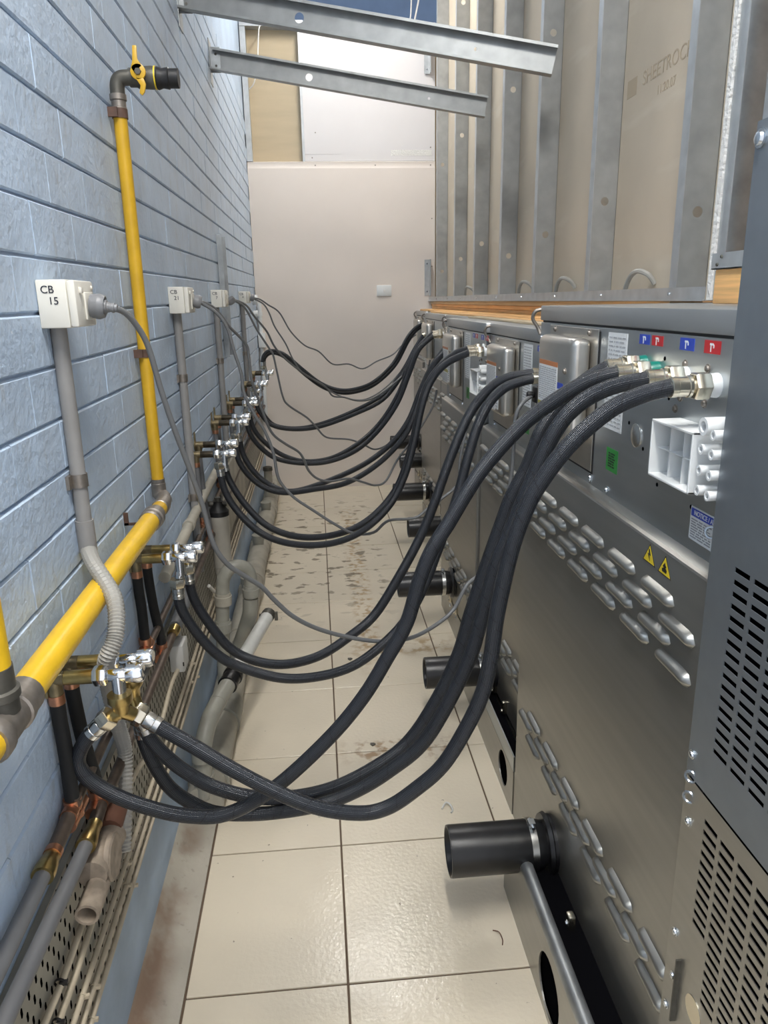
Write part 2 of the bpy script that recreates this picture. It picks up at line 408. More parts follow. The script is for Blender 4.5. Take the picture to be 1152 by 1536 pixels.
rest = MB(); proto = brick_mesh(BL, CH)
for s_, p in cand[300:]:
    n = len(rest.v); rest.v += [q+V(p) for q in proto.v]; rest.f += [tuple(n+i for i in f) for f in proto.f]
part(rest, 'brick_courses', 'brick_paint', wl, smooth=0, kind='stuff')
# ---- end wall
we = struct(MB().box(-.8, 2.2, 6.13, 6.2, -.12, 3.40), 'wall_end', 'paper_brown')
part(MB().box(-.452, .955, 6.05, 6.13, 0, 2.455), 'lower_sheet', 'plaster_pink', we)
part(MB().prism([(-.452, 6.05, 2.455), (-.452, 6.05, 2.462), (-.452, 6.058, 2.470), (-.452, 6.05, 2.50), (-.452, 6.06, 2.505), (-.452, 6.13, 2.505), (-.452, 6.13, 2.455)], (1.407, 0, 0)), 'sheet_edge', 'plaster_pink', we, smooth=60)
part(MB().box(-.025, .955, 6.062, 6.13, 2.508, 3.425), 'upper_sheet', 'plaster_grey', we)
part(MB().box(-.025, .25, 6.0605, 6.07, 2.555, 2.572), 'filler_smear', 'plaster_grey', we)
part(MB().box(.62, .93, 6.0605, 6.07, 2.545, 2.585), 'filler_smear', 'gypsum', we)
part(MB().box(-.45, -.41, 6.05, 6.13, 2.506, 3.42), 'stud', 'galv', we)
part(MB().box(-.040, -.022, 6.056, 6.13, 2.506, 3.42), 'stud', 'galv', we)
part(MB().box(-.45, .0, 6.045, 6.13, 3.385, 3.425), 'track', 'galv', we)
for (x, z) in ((.03, 2.53), (.5, 2.478), (.92, 2.478), (.92, 2.60), (.06, 3.05), (.06, 2.70), (.93, 2.1), (.93, 1.75), (.05, 2.478)):
    part(MB().lathe((x, 6.0495, z), (0, 1, 0), [(0, .005), (.003, .005)], 8), 'screw', 'iron_grey', we)
# blue wall of the hall beyond, ceiling
struct(MB().box(-.8, 3.6, 8.3, 8.4, -.1, 5.0), 'wall_back', 'blue_far')
struct(MB().box(-.8, 3.6, -1.0, 8.4, 5.0, 5.1), 'ceiling', 'ceiling_paint')
# ---- right wall: steel studs with the back of plasterboard behind
wr = struct(MB().box(1.0, 1.013, 1.72, 6.13, 1.49, 3.75), 'wall_right', 'board_back')
part(MB().box(.921, 1.014, 1.7125, 1.7195, 1.49, 3.75).box(.914, .921, 1.7125, 1.7295, 1.49, 3.75), 'board_edge', 'gypsum', wr)
def stud(y, name='stud', x0=.92, z0=1.50, z1=3.75, holes=((.22, .04, .014), (1.02, .04, .014), (1.75, .04, .014)), m='galv'):
    mb = MB().plate((x0, y, z0), (0, 0, 1), (1, 0, 0), z1-z0, .08, (0, .0012, 0), holes)
    mb.box(x0+.0788, x0+.08, y, y+.036, z0, z1)
    s_ = part(mb, name, 'galv_shaded' if m == 'galv' else m, wr, smooth=30)
    part(MB().box(x0-.0006, x0+.0012, y-.0005, y+.036, z0, z1).box(x0, x0+.008, y+.035, y+.0362, z0, z1), 'flange', 'galv', s_, smooth=30)
for i, y in enumerate((5.742, 5.014, 4.389, 3.769, 3.173, 2.532, 1.899)):
    stud(y, holes=[(h+.05*(i % 3)-.05, .04, .013) for h in (.25, .98, 1.7)])
stud(1.675, m='galv_dark', holes=()); stud(1.60, x0=.95, m='galv', holes=())
trk = MB().box(.905, 1.014, 1.72, 6.05, 1.488, 1.490).box(.905, .9065, 1.72, 6.05, 1.488, 1.520).box(.90, .906, 1.72, 6.05, 1.4875, 1.4915)
part(trk, 'track', 'galv', wr, smooth=30)
for i in range(9):
    part(MB().lathe((.9055, 1.9+.47*i, 1.505), (-1, 0, 0), [(0, .005), (.004, .004)], 8), 'screw', 'zinc', wr)
lining = MB().box(1.06, 1.075, .95, 1.60, 1.60, 3.75)
part(lining, 'return_board', 'board_back', wr)
part(MB().box(1.0, 1.06, 1.03, 1.10, 1.60, 3.75).box(.99, 1.0, .98, 1.10, 1.60, 3.75), 'corner_post', 'galv_dark', wr)
part(MB().box(.845, .93, 1.18, 1.59, 1.5525, 1.5545).box(.845, .8465, 1.18, 1.59, 1.5525, 1.585), 'track', 'galv', wr)
for y in (1.565, 1.55): part(MB().lathe((.845, y, 1.562+(1.565-y)), (-1, 0, 0), [(0, .004), (.003, .003)], 8), 'screw', 'iron_dark', wr)
text('SHEETROCK', .055, 'stamp', 'stamp_print', wr, (.9995, 2.235, 2.118), TXM)
text('11.20.07', .034, 'stamp', 'stamp_print', wr, (.9995, 2.225, 2.062), TXM)
part(MB().box(.9993, 1.0, 2.43, 2.50, 2.09, 2.14), 'stamp_print', 'stamp', wr)

# ---- timber lining of the opening below the stud wall, packers on the oven tops
for i, (z0, z1, x, m) in enumerate(((1.425, 1.447, .93, 'timber'), (1.448, 1.466, .925, 'timber'), (1.467, 1.4868, .918, 'timber_pale'))):
    solo(MB().box(x, x+.09, 1.92, 6.04, z0, z1), 'timber_batten', m, ['lowest orange timber batten in the gap under the stud wall track', 'middle orange timber batten in the gap under the stud wall track', 'pale timber batten directly under the stud wall track'][i], 'timber batten', (x+.05, 4, z0), bevel=.002, group='battens under the stud wall')
solo(MB().box(.85, .95, 1.20, 1.58, 1.4835, 1.552), 'timber_block', 'timber', 'orange timber block on the nearest oven top under a short steel track', 'timber block', (.9, 1.4, 1.4835), bevel=.002)
BT = ['widest orange board lying on the oven tops under the stud wall', 'orange board on the oven tops, second from the rims', 'pale board on the oven tops closest to the rims']
for i, (x0, x1, y0, y1, m, rz) in enumerate(((.815, .91, 1.90, 5.9, 'timber', .0), (.745, .812, 1.90, 4.9, 'timber', .0), (.688, .742, 1.90, 3.4, 'timber_pale', .004))):
    solo(MB().box(x0, x1, y0, y1, 1.4182, 1.4182+.012-.002*i), 'timber_board', m, BT[i], 'timber board', ((x0+x1)/2, 3, 1.4182), bevel=.0015, group='boards on the oven tops')
# kitchen beyond the opening
struct(MB().box(2.6, 2.7, -.6, 6.2, -.1, 3.7), 'wall_kitchen', 'timber_pale')

# ---- ceiling battens that light the corridor
for i, (x, y, z, L, S) in enumerate(BATTENS):
    emis('tube_light_%d' % i, (1, .97, .92), S)
    t = thing('ceiling_light', ['strip light hung high near the far end of the corridor', 'strip light hung high above the near end of the corridor'][i], 'ceiling light', (x, y, z), 'strip lights')
    part(MB().box(x-.08, x+.08, y-L/2-.03, y+L/2+.03, z+.012, z+.07), 'housing', 'white_matte', t, bevel=.006)
    part(MB().box(x-.065, x+.065, y-L/2, y+L/2, z, z+.012), 'diffuser', 'tube_light_%d' % i, t)
    for dy in (-L/3, L/3): part(MB().cyl((x, y+dy, z+.07), (x, y+dy, 5.0), .004, n=6), 'hanger', 'zinc', t)
kl = bpy.data.lights.new('kitchen_lamp', 'POINT'); kl.energy = KITCHEN_LAMP[3]; kl.color = (1, .62, .30); kl.shadow_soft_size = .12
ko = bpy.data.objects.new('kitchen_lamp', kl); COL.objects.link(ko); ko.location = KITCHEN_LAMP[:3]

# ---- two steel joists across the corridor
def joist(yl, zl, yr, zr, xr, label, hx):
    a = V((-.448, yl, zl)); b = V((xr, yr, zr)); d = (b-a).normalized(); L = (b-a).length; up = V((0, 0, 1)); up = (up-d*up.dot(d)).normalized(); n = d.cross(up)
    if n.y < 0: n = -n                 # open side of the channel faces the viewer
    t = thing('ceiling_joist', label, 'steel joist', a, 'steel joists across the corridor')
    part(MB().plate(a, d, up, L, .09, n*-.0015, [(hx, .045, .017), (L-.28, .045, .006)]), 'web', 'galv_shaded', t, smooth=30)
    for zz, nm in ((0, 'flange'), (.09, 'flange')):
        mb = MB(); o = a+up*zz
        mb.prism([o, o-n*.04, o-n*.04+up*.0015, o+up*.0015], d*L); s_ = 1 if zz == 0 else -1
        mb.prism([o-n*.04, o-n*.0385, o-n*.0385+up*.008*s_, o-n*.04+up*.008*s_], d*L)
        mb.prism([o+n*.003+up*.002*s_, o+up*.002*s_, o+up*.007*s_, o+n*.003+up*.007*s_], d*L)
        part(mb, nm, 'galv_shaded', t, smooth=30)
    br = MB().box(-.449, -.446, yl-.035, yl+.05, zl-.06, zl+.13).box(-.446, -.40, yl-.006, yl-.003, zl-.01, zl+.10)
    br = part(br, 'wall_bracket', 'galv_dark', t)
    for z in (zl+.02, zl+.07): part(MB().lathe((-.42, yl-.006, z), (0, -1, 0), [(0, .006), (.004, .005)], 8), 'screw', 'iron_dark', br)
    for z in (.03, .06): part(MB().lathe(b-d*.02+up*z+n*.0005, n, [(0, .005), (.004, .004)], 8), 'screw', 'iron_dark', t)
joist(4.06, 2.575, 3.94, 2.345, .862, 'galvanised steel joist across the corridor, the farther and lower in the picture', .47)
joist(3.17, 2.535, 2.86, 2.245, .862, 'galvanised steel joist across the corridor, the nearer one at the top edge', .45)
# ---- small brackets where the end wall meets the stud wall
for (z0, z1, lb) in ((3.09, 3.32, 'galvanised angle bracket high in the corner of the end wall and stud wall'), (1.53, 1.80, 'galvanised angle bracket low in the corner of the end wall and stud wall')):
    t = thing('corner_bracket', lb, 'bracket', (.90, 6.04, z0))
    part(MB().box(.872, .915, 6.046, 6.049, z0, z1).box(.912, .915, 5.99, 6.049, z0, z1), 'angle', 'galv', t)
    for z in (z0+.03, z1-.03): part(MB().lathe((.892, 6.046, z), (0, -1, 0), [(0, .008), (.003, .006)], 10), 'screw', 'zinc', t)
solo(MB().tube(smooth_path([(-.40, 6.03, 2.98), (-.36, 6.0, 3.02), (-.33, 5.98, 3.14), (-.315, 5.98, 3.28), (-.30, 5.97, 3.36), (-.26, 5.98, 3.40), (-.22, 6.02, 3.41), (-.10, 6.06, 3.40)]), .0045, 6), 'hanging_wire', 'wire_white', 'loose white wire hanging over the brown board at the end wall', 'wire', (-.40, 6.03, 2.98))
solo(MB().tube(smooth_path([(.66, 6.3, 3.50), (.72, 6.25, 3.42), (.80, 6.2, 3.43), (.84, 6.2, 3.55), (.88, 6.22, 3.75), (.9, 6.3, 3.95)]), .006, 6).tube(smooth_path([(.70, 6.3, 3.44), (.78, 6.22, 3.46), (.80, 6.2, 3.60), (.80, 6.2, 3.95)]), .005, 6), 'hanging_wire', 'wire_white', 'loop of white wire over the top of the end wall beside the stud wall', 'wire', (.66, 6.3, 3.5))
t = thing('wall_switch', 'white switch plate on the plain end wall', 'switch', (.55, 6.05, 1.573))
part(MB().box(.493, .609, 6.041, 6.0505, 1.532, 1.614), 'plate', 'white_plastic', t, bevel=.003)
part(MB().box(.546, .556, 6.037, 6.042, 1.564, 1.584), 'rocker', 'white_matte', t, bevel=.002)
# loops of clear tube poking out at the foot of the studs
for i, (y, lb) in enumerate(((2.30, 'clear plastic tube loop at the foot of the wide bay nearest the camera'), (2.99, 'clear plastic tube loop at the foot of the stud bay behind the nearest oven'), (3.55, 'clear plastic tube loop at the foot of the third stud bay'), (4.85, 'small clear plastic tube loop at the foot of a far stud bay'))):
    P = smooth_path([(.975, y+.05, 1.49), (.962, y+.02, 1.52), (.955, y-.03, 1.558), (.958, y-.075, 1.572), (.98, y-.10, 1.56), (.999, y-.105, 1.535)])
    t = solo(MB().tube(P, .0075, 8), 'tube_loop', 'conduit_light', lb, 'tube', (.97, y+.08, 1.49), 'tube loops at the foot of the studs')

# =================================================================== OVENS
def perf(x, th, y0, y1, z0, z1, cols, rows, h, skip=()):
    """sheet facing -x with rectangular slots"""
    mb = MB(); ys = sorted({y0, y1} | {c for p in cols for c in p}); zs = sorted({z0, z1} | {r-h/2 for r in rows} | {r+h/2 for r in rows})
    cs = [(round(a, 5), round(b, 5)) for a, b in cols]; 
    for i in range(len(ys)-1):
        for j in range(len(zs)-1):
            a, b, c, d = ys[i], ys[i+1], zs[j], zs[j+1]; zc = (c+d)/2
            hole = (round(a, 5), round(b, 5)) in cs and any(abs(zc-r) < h/4 for r in rows) and not any(s0 <= a <= s1 and s2 <= zc <= s3 for s0, s1, s2, s3 in skip)
            if hole:
                mb.quad((x, a, c), (x+th, a, c), (x+th, b, c), (x, b, c)); mb.quad((x, a, d), (x, b, d), (x+th, b, d), (x+th, a, d))
                mb.quad((x, a, c), (x, a, d), (x+th, a, d), (x+th, a, c)); mb.quad((x, b, c), (x+th, b, c), (x+th, b, d), (x, b, d))
            else: mb.quad((x, a, c), (x, b, c), (x, b, d), (x, a, d))
    return mb
def screw_mesh(r=.007, m='zinc'):
    return withmat(MB().lathe((0, 0, 0), (-1, 0, 0), [(0, r*1.35), (.0015, r*1.35), (.0016, r), (.004, r*.85), (.005, r*.4)], 10).mesh('screw'), m)
SCREW = screw_mesh(.0055); SCREW_D = screw_mesh(.0050, 'iron_grey'); HOLE = withmat(MB().lathe((0, 0, 0), (-1, 0, 0), [(0, .0035), (.0006, .0035)], 10).mesh('bolt_hole'), 'void')
def ring_mesh(R=.012, r=.0028):
    mb = MB(); P = [(0, R*math.cos(2*math.pi*i/14), R*math.sin(2*math.pi*i/14)) for i in range(15)]; mb.tube(P, r, 6, False); return withmat(mb.mesh('eyelet'), 'zinc')
EYE = ring_mesh(.0085, .0022)
# ---- tall cabinet at the right edge
m0 = thing('oven_cabinet', 'tall dark grey oven cabinet with slotted vents cut off by the right edge', 'oven', (.9, .5, 0))
cols = [(.844-.0425*i-.034, .844-.0425*i) for i in range(12)]
up_ = part(perf(.52, .0015, .30, .905, .826, 1.694, cols, [1.165-.0165*i for i in range(17)], .0075), 'upper_panel', 'cabinet_grey', m0, smooth=0)
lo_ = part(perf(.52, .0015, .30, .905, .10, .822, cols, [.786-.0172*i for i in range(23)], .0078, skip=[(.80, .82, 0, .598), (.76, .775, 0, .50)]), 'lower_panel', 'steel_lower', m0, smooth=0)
part(MB().box(.545, 1.25, .30, .90, .05, 1.69), 'slot_darkness', 'void', m0)  # near-black box, paints the shade behind the vent slots
part(MB().box(.5215, 1.30, .897, .905, .05, 1.694).box(.5215, 1.3, .29, .298, .05, 1.694).box(.5215, 1.3, .30, .905, 1.688, 1.694), 'side_panel', 'cabinet_grey', m0)
part(MB().box(.56, 1.30, .32, .915, 1.694, 2.9), 'upper_housing', 'cabinet_grey', m0, bevel=.004)
part(MB().box(.552, .562, .86, .918, 1.70, 2.9), 'corner_strip', 'galv_dark', m0, bevel=.002)
for y, z in ((.893, .861), (.885, .753), (.885, .55), (.878, .471), (.888, .402)): inst(SCREW, 'screw', m0, (.52, y, z))
inst(SCREW, 'screw', m0, (.52, .893, 1.674), sc=(1.5, 1.5, 1.5))
for y, z in ((.888, .827), (.887, .793)): inst(EYE, 'eyelet', m0, (.518, y, z), (0, 0, .6))
part(MB().lathe((.52, .815, .474), (-1, 0, 0), [(0, .022), (.001, .022)], 24), 'hole_cover', 'nickel', m0)
part(MB().box(.512, .52, .86, .863, .40, .52), 'hinge_slot', 'iron_dark', m0)
for sx in (.6, 1.2):
    for sy in (.35, .85): part(MB().cyl((sx, sy, 0), (sx, sy, .06), .02), 'foot', 'rubber', m0)

# ---- louvre: long low scoop pressed out of the sheet
def louvre_mesh(L=.108, H=.022, D=.013):
    mb = MB(); nu, nv = 12, 6; g = []
    for i in range(nu+1):
        t = -1+2*i/nu; row = []
        for j in range(nv+1):
            s = -1+2*j/nv
            yy = L/2*(1-(1-abs(t))**1.0)*(1 if t > 0 else -1); e = abs(t)
            hh = H/2*math.sqrt(max(0, 1-max(0, (e-.78)/.22)**2))
            prof = (1-abs(s)**2.6)*(1-max(0, (e-.70)/.30)**2.2)
            row.append(V((-D*prof, yy, s*hh+(.0035*max(0, (-t-.6)/.4)*-1))))
        g.append(row)
    for i in range(nu):
        for j in range(nv): mb.quad(g[i][j], g[i+1][j], g[i+1][j+1], g[i][j+1])
    n = len(mb.v); return mb
lm = louvre_mesh().mesh('louvre', smooth=0)
bmx = bmesh.new(); bmx.from_mesh(lm); bmesh.ops.remove_doubles(bmx, verts=bmx.verts, dist=1e-5); bmesh.ops.recalc_face_normals(bmx, faces=bmx.faces)
for f in bmx.faces: f.smooth = True
bmx.to_mesh(lm); bmx.free()
LOUV = withmat(lm, 'steel_lower')
CLAMPW = .016
def sticker(name, m, parent, x, ya, yb, z0, z1):
    return part(MB().box(x-.0007, x, min(ya, yb), max(ya, yb), z0, z1), name, m, parent)
def print_lines(parent, x, y_left, y_right, z_top, z_bot, n, m='print_light', seed=0, fill=.55):
    rnd = random.Random(seed); mb = MB(); st = (z_top-z_bot)/n; yl, yr = max(y_left, y_right), min(y_left, y_right)
    for i in range(n):
        z = z_top-st*(i+.5); y = yl
        while y > yr+.006:
            l = min(rnd.uniform(.006, .022), y-yr); mb.box(x-.0003, x, y-l, y, z-st*fill*.5, z+st*fill*.5); y -= l+.003
        if rnd.random() < .12: continue
    return part(mb, 'lettering', m, parent, smooth=0)
def drain(o, x, y, z, tip, r=.055):
    p = part(MB().lathe((tip, y, z), (1, 0, 0), [(.30, r*.92), (.004, r*.90), (0, r*.94), (0, r), (.004, r+.001), (x-tip-.045, r+.001), (x-tip-.03, r*.97), (x-tip-.018, r*.90), (x-tip, r*.90)], 28, caps=False), 'drain_pipe', 'rubber', o, smooth=40)
    part(MB().lathe((tip+.22, y, z), (1, 0, 0), [(0, r*.9), (.01, .0001)], 24, caps=False), 'pipe_inside', 'void', p)
    part(MB().lathe((x-.062, y, z), (1, 0, 0), [(0, r+.0015), (0, r+.004), (CLAMPW, r+.004), (CLAMPW, r+.0015)], 28, caps=False), 'clamp', 'steel_bright', p, smooth=30)
    part(MB().box(x-.062, x-.046, y-.016, y+.004, z+r+.003, z+r+.014).cyl((x-.054, y-.028, z+r+.009), (x-.054, y+.008, z+r+.009), .0045, n=8), 'clamp_screw', 'zinc', p)
    part(MB().lathe((x-.022, y, z), (1, 0, 0), [(0, r*.95), (.001, r+.012), (.010, r+.016), (.014, r+.010), (.022, r+.010)], 28), 'flange', 'rubber', p)
def flue_cover(o, x, y0, y1, z0, z1, full, seed):
    part(MB().box(x-.0016, x, y0-.0045, y1+.002, z0-.004, z1-.004), 'plate_shadow', 'black', o)  # black sheet showing past the edges, paints the shadow of the plate
    pl = part(MB().box(x-.003, x-.0012, y0, y1, z0, z1), 'cover_plate', 'steel_warm', o, bevel=.0012, seg=1)
    cv = part(MB().box(x-.045, x-.003, y0+.030, y1-.045, z0+.050, z1-.018), 'flue_cover', 'steel_warm', o, bevel=.016, seg=4)
    for yy in (y0+.05, y1-.04): inst(SCREW_D, 'screw', pl, (x-.003, yy, z1-.008))
    inst(SCREW_D, 'screw', cv, (x-.045, y0+.065, z1-.085))
    if full:
        xa = x-.0451; ya, yb = y1-.066, y0+.115
        sticker('instruction_label', 'label_orange', cv, xa, ya, yb, z1-.082, z1-.072)
        s_ = sticker('instruction_label', 'label_white', cv, xa, ya, yb, z1-.165, z1-.082); print_lines(s_, xa-.0007, ya-.004, yb+.004, z1-.086, z1-.160, 16, 'print_light', seed)
        sticker('instruction_label', 'label_olive', cv, xa, ya, yb, z1-.178, z1-.165)
        s_ = sticker('instruction_label', 'label_white', cv, xa, ya, yb, z1-.222, z1-.178); print_lines(s_, xa-.0007, ya-.004, yb+.004, z1-.182, z1-.219, 8, 'print_light', seed+1)
        sticker('instruction_label', 'label_blue', cv, xa, yb-.004, y0+.075, z1-.125, z1-.112)
        s_ = sticker('instruction_label', 'label_white', cv, xa, yb-.004, y0+.075, z1-.215, z1-.125); print_lines(s_, xa-.0007, yb-.008, y0+.079, z1-.130, z1-.210, 9, 'print_light', seed+2)
TAP = [(-.010, .008), (.004, .008), (.009, .004), (.009, -.002), (.005, -.002), (.005, .002), (.001, .004), (-.003, .004), (-.003, -.010), (-.007, -.010), (-.007, .004), (-.010, .004)]
def tap_sticker(o, x, yc, zc, w_, h_, m):
    s_ = sticker('tap_label', m, o, x, yc-w_/2, yc+w_/2, zc-h_/2, zc+h_/2)
    part(MB().prism([(x-.0007, yc-a*.62, zc+b*.68) for a, b in TAP], (-.0004, 0, 0)), 'tap_symbol', 'label_white', s_, smooth=0)
def warn(o, x, yc, z0, w_, h_, sym):
    tri = lambda k, dx: [(x-dx, yc+w_/2*k, z0+h_*(1-k)*.33), (x-dx, yc-w_/2*k, z0+h_*(1-k)*.33), (x-dx, yc, z0+h_*(1-k)*.33+h_*k)]
    b_ = part(MB().prism(tri(1, 0), (-.0005, 0, 0)), 'warning_label', 'black', o, smooth=0)
    part(MB().prism(tri(.84, .0005), (-.0004, 0, 0)), 'warning_face', 'label_yellow', b_, smooth=0)
    if sym == 'bolt': pts = [(.001, .026), (.006, .015), (.001, .016), (.004, .005), (-.005, .018), (0, .017), (-.003, .026)]; 
    else: pts = [(-.007, .006), (.007, .006), (.008, .011), (.003, .014), (.006, .017), (.002, .019), (0, .023), (-.003, .019), (-.006, .016), (-.002, .014), (-.008, .011)]
    part(MB().prism([(x-.0009, yc-a, z0+b*.93) for a, b in pts], (-.0004, 0, 0)), 'warning_symbol', 'black', b_, smooth=0)
def vent_grid(o, x, y0, y1, z0, z1):
    xo = x-.046; mb = MB()
    wall = .004
    mb.box(xo, x, y0, y0+wall, z0, z1).box(xo, x, y1-wall, y1, z0, z1).box(xo, x, y0, y1, z0, z0+wall).box(xo, x, y0, y1, z1-wall, z1)
    p = part(mb, 'vent_box', 'white_plastic', o, bevel=.001, seg=1)
    L = y1-y0
    for f in (.36, .68): part(MB().box(xo+.012, x, y0+L*f-.001, y0+L*f+.001, z0+wall, z1-wall), 'divider', 'white_plastic', p)
    part(MB().box(xo+.012, x, y0+wall, y1-wall, (z0+z1)/2-.001, (z0+z1)/2+.001), 'divider', 'white_plastic', p)
    part(MB().box(x-.004, x-.002, y0+wall, y1-wall, z0+wall, z1-wall), 'vent_back', 'white_matte', p)
def stub(o, x, y, z, r, L):
    p = part(MB().lathe((x-L, y, z), (1, 0, 0), [(.02, r*.55), (0, r*.6), (0, r), (L, r)], 16, caps=False), 'pipe_stub', 'white_plastic', o, smooth=40)
    part(MB().lathe((x-L+.012, y, z), (1, 0, 0), [(0, r*.6), (.001, .0001)], 16, caps=False), 'stub_bore', 'print_grey', p)
OV = {}
def oven(k, X, yn, yf, dz, dr, label, full=2, nl=6, plinth=True):
    o = thing('oven', label, 'oven', ((X+1.5)/2, (yn+yf)/2, 0), 'ovens standing in a row'); OV[k] = o; XU = X+.025
    part(MB().box(XU, 1.45, yn, yf, 1.10+dz, 1.444+dz), 'back_panel', 'steel', o, bevel=.0015, seg=1)
    part(MB().box(XU-.002, 1.47, yn-.002, yf+.001, 1.4485+dz, 1.483+dz), 'top_panel', 'steel_rim', o, bevel=.0025)
    part(MB().box(XU+.004, 1.44, yn+.004, yf-.004, 1.444+dz, 1.4485+dz), 'dark_gap', 'black', o)  # black strip filling the gap line under the rim
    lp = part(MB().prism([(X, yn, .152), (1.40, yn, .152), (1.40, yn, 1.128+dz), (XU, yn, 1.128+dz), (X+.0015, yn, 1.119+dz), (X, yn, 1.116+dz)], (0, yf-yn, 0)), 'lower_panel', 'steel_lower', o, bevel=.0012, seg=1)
    part(MB().prism([(X-.0006, yn, 1.1165+dz), (X+.0008, yn, 1.1200+dz), (X+.007, yn, 1.1225+dz), (X+.007, yn, 1.1200+dz), (X+.001, yn, 1.115+dz)], (0, yf-yn, 0)), 'ledge_trim', 'steel_warm', o)
    part(MB().box(X+.02, 1.40, yn+.004, yf-.004, .135, .152), 'shadow_gap', 'black', o)
    n_up = 0
    for r in range(4):
        for i in range(nl):
            yy = yf-.064-.143*i-.0715*(r % 2) if r % 2 == 0 else yf-.064-.143*i+.0 - .0715
            z = 1.048+dz-.0318*r
            if yy-.05 < yn: continue
            inst(LOUV, 'louvre', lp, (X, yy, z))
    for r in range(3):
        for i in range(nl):
            yy = yf-.094-.143*i-.0715*((r+1) % 2); z = .428+dz*.6-.034*r
            if yy-.05 < yn: continue
            inst(LOUV, 'louvre', lp, (X, yy, z))
    flue_cover(o, XU, yf-.395, yf-.085, 1.155+dz, 1.440+dz, full >= 1, 10*k)
    if full >= 1:
        f = yf-1.84            # fittings keep their distance from the far edge
        s_ = sticker('rating_label', 'label_white', o, XU, 1.40+f, 1.311+f, 1.257+dz, 1.437+dz); print_lines(s_, XU-.0007, 1.395+f, 1.318+f, 1.432+dz, 1.262+dz, 22, 'print_light', 5*k, .4)
        s_ = sticker('green_label', 'label_green', o, XU, 1.372+f, 1.318+f, 1.178+dz, 1.222+dz); print_lines(s_, XU-.0007, 1.362+f, 1.33+f, 1.215+dz, 1.185+dz, 6, 'black', k)
        part(MB().lathe((XU, 1.244+f, 1.266+dz), (-1, 0, 0), [(0, .021), (.002, .021), (.0035, .017)], 24), 'knockout_disc', 'steel_bright', o)
        for y, z in ((1.161, 1.405), (1.279, 1.283), (1.214, 1.248), (1.135, 1.345), (1.033, 1.194), (1.15, 1.20)): inst(HOLE, 'bolt_hole', o, (XU, y+f, z+dz))
        for y, z in ((1.091, 1.402), (1.024, 1.401), (1.097, 1.351), (1.024, 1.351), (1.11, 1.332)): inst(SCREW_D, 'screw', o, (XU, y+f, z+dz))
        vent_grid(o, XU, .961+f, 1.091+f, 1.233+dz, 1.321+dz)
        stub(o, XU, .939+f, 1.333+dz, .0125, .045)
        for z in (1.302, 1.273, 1.245): stub(o, XU, .940+f, z+dz, .0072, .045)
        for z in (1.325, 1.299, 1.271, 1.243): stub(o, XU, .916+f, z+dz, .0070, .043)
        for yc, w_, h_, m in ((1.241, .040, .013, 'label_blue'), (1.192, .040, .013, 'label_red'), (1.092, .044, .0145, 'label_blue'), (1.018, .044, .0145, 'label_red')): tap_sticker(o, XU, yc+f, 1.432+dz-.001, w_, h_*1.25, m)
    if full >= 2:
        s_ = sticker('notice_label', 'label_white', o, XU, 1.031, .965, 1.146, 1.197); sticker('notice_header', 'label_blue', s_, XU-.0007, 1.028, .966, 1.183, 1.195)
        text('NOTICE / AVIS', .0105, 'label_white', 'lettering', s_, (XU-.0016, .985, 1.189), TXM); print_lines(s_, XU-.0007, 1.027, .968, 1.180, 1.149, 8, 'print_grey', 77)
        warn(o, X, 1.103, 1.080, .046, .033, 'bolt'); warn(o, X, 1.047, 1.079, .046, .033, 'hand')
        for y in (1.36, 1.45): inst(SCREW, 'screw', o, (XU, y, 1.138))
        inst(EYE, 'eyelet', o, (XU-.004, .962, 1.176), (0, 0, .9))
    for y in (yf-.39, yf-.10): inst(SCREW, 'screw', o, (XU, y, 1.142+dz))
    # small bent strap over the top rim at the far corner
    part(MB().tube(smooth_path([(XU+.01, yf+.004, 1.475+dz), (XU-.012, yf+.008, 1.470+dz), (XU-.018, yf+.012, 1.452+dz), (XU-.006, yf+.010, 1.432+dz), (XU, yf+.004, 1.415+dz)]), .0045, 8), 'hook', 'iron_grey', o)
    inst(SCREW, 'screw', o, (XU, yf-.012, 1.408+dz))
    if plinth:
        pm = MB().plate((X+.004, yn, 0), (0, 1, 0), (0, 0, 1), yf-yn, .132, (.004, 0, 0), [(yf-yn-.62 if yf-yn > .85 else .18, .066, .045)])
        pp = part(pm, 'plinth', 'steel_lower', o, smooth=30)
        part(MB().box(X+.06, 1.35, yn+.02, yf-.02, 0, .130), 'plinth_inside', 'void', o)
        for yy in (yf-.32, yf-.46):
            part(MB().box(X-.014, X+.004, yy-.008, yy+.008, .150, .195).lathe((X-.014, yy, .16), (-1, 0, 0), [(0, .008), (.006, .006)], 8), 'latch', 'nickel', o, bevel=.002)
            for z in (.125, .165): inst(SCREW, 'screw', o, (X-.004, yy+.02, z))
    drain(o, X, *dr)
    return o
oven(1, .53, .907, 1.84, 0, (1.50, .199, .272, .060), 'nearest full-size oven, with red and blue tap labels and four hoses at its back', full=2, plinth=False)
oven(2, .59, 1.865, 2.64, -.065, (2.36, .221, .338), 'second oven from the camera, half hidden behind the nearest oven', full=1, nl=5)
oven(3, .58, 2.66, 3.47, -.065, (3.10, .268, .323), 'third oven from the camera, its white vent box and flue cover both in view', full=1, nl=5)
oven(4, .70, 3.50, 4.20, -.065, (3.85, .303, .461), 'fourth oven from the camera, set back so only its drain pipe shows', full=0, nl=4)
oven(5, .70, 4.22, 5.01, -.065, (4.55, .323, .452), 'fifth oven from the camera, with a pale narrow strip of lower panel in view', full=0, nl=5)
oven(6, .80, 5.03, 5.50, -.065, (5.15, .396, .563, .052), 'sixth oven from the camera, set back behind the fifth', full=0, nl=3)
oven(7, .78, 5.52, 6.03, -.065, (5.70, .428, .551, .052), 'farthest oven, against the end wall', full=0, nl=3)
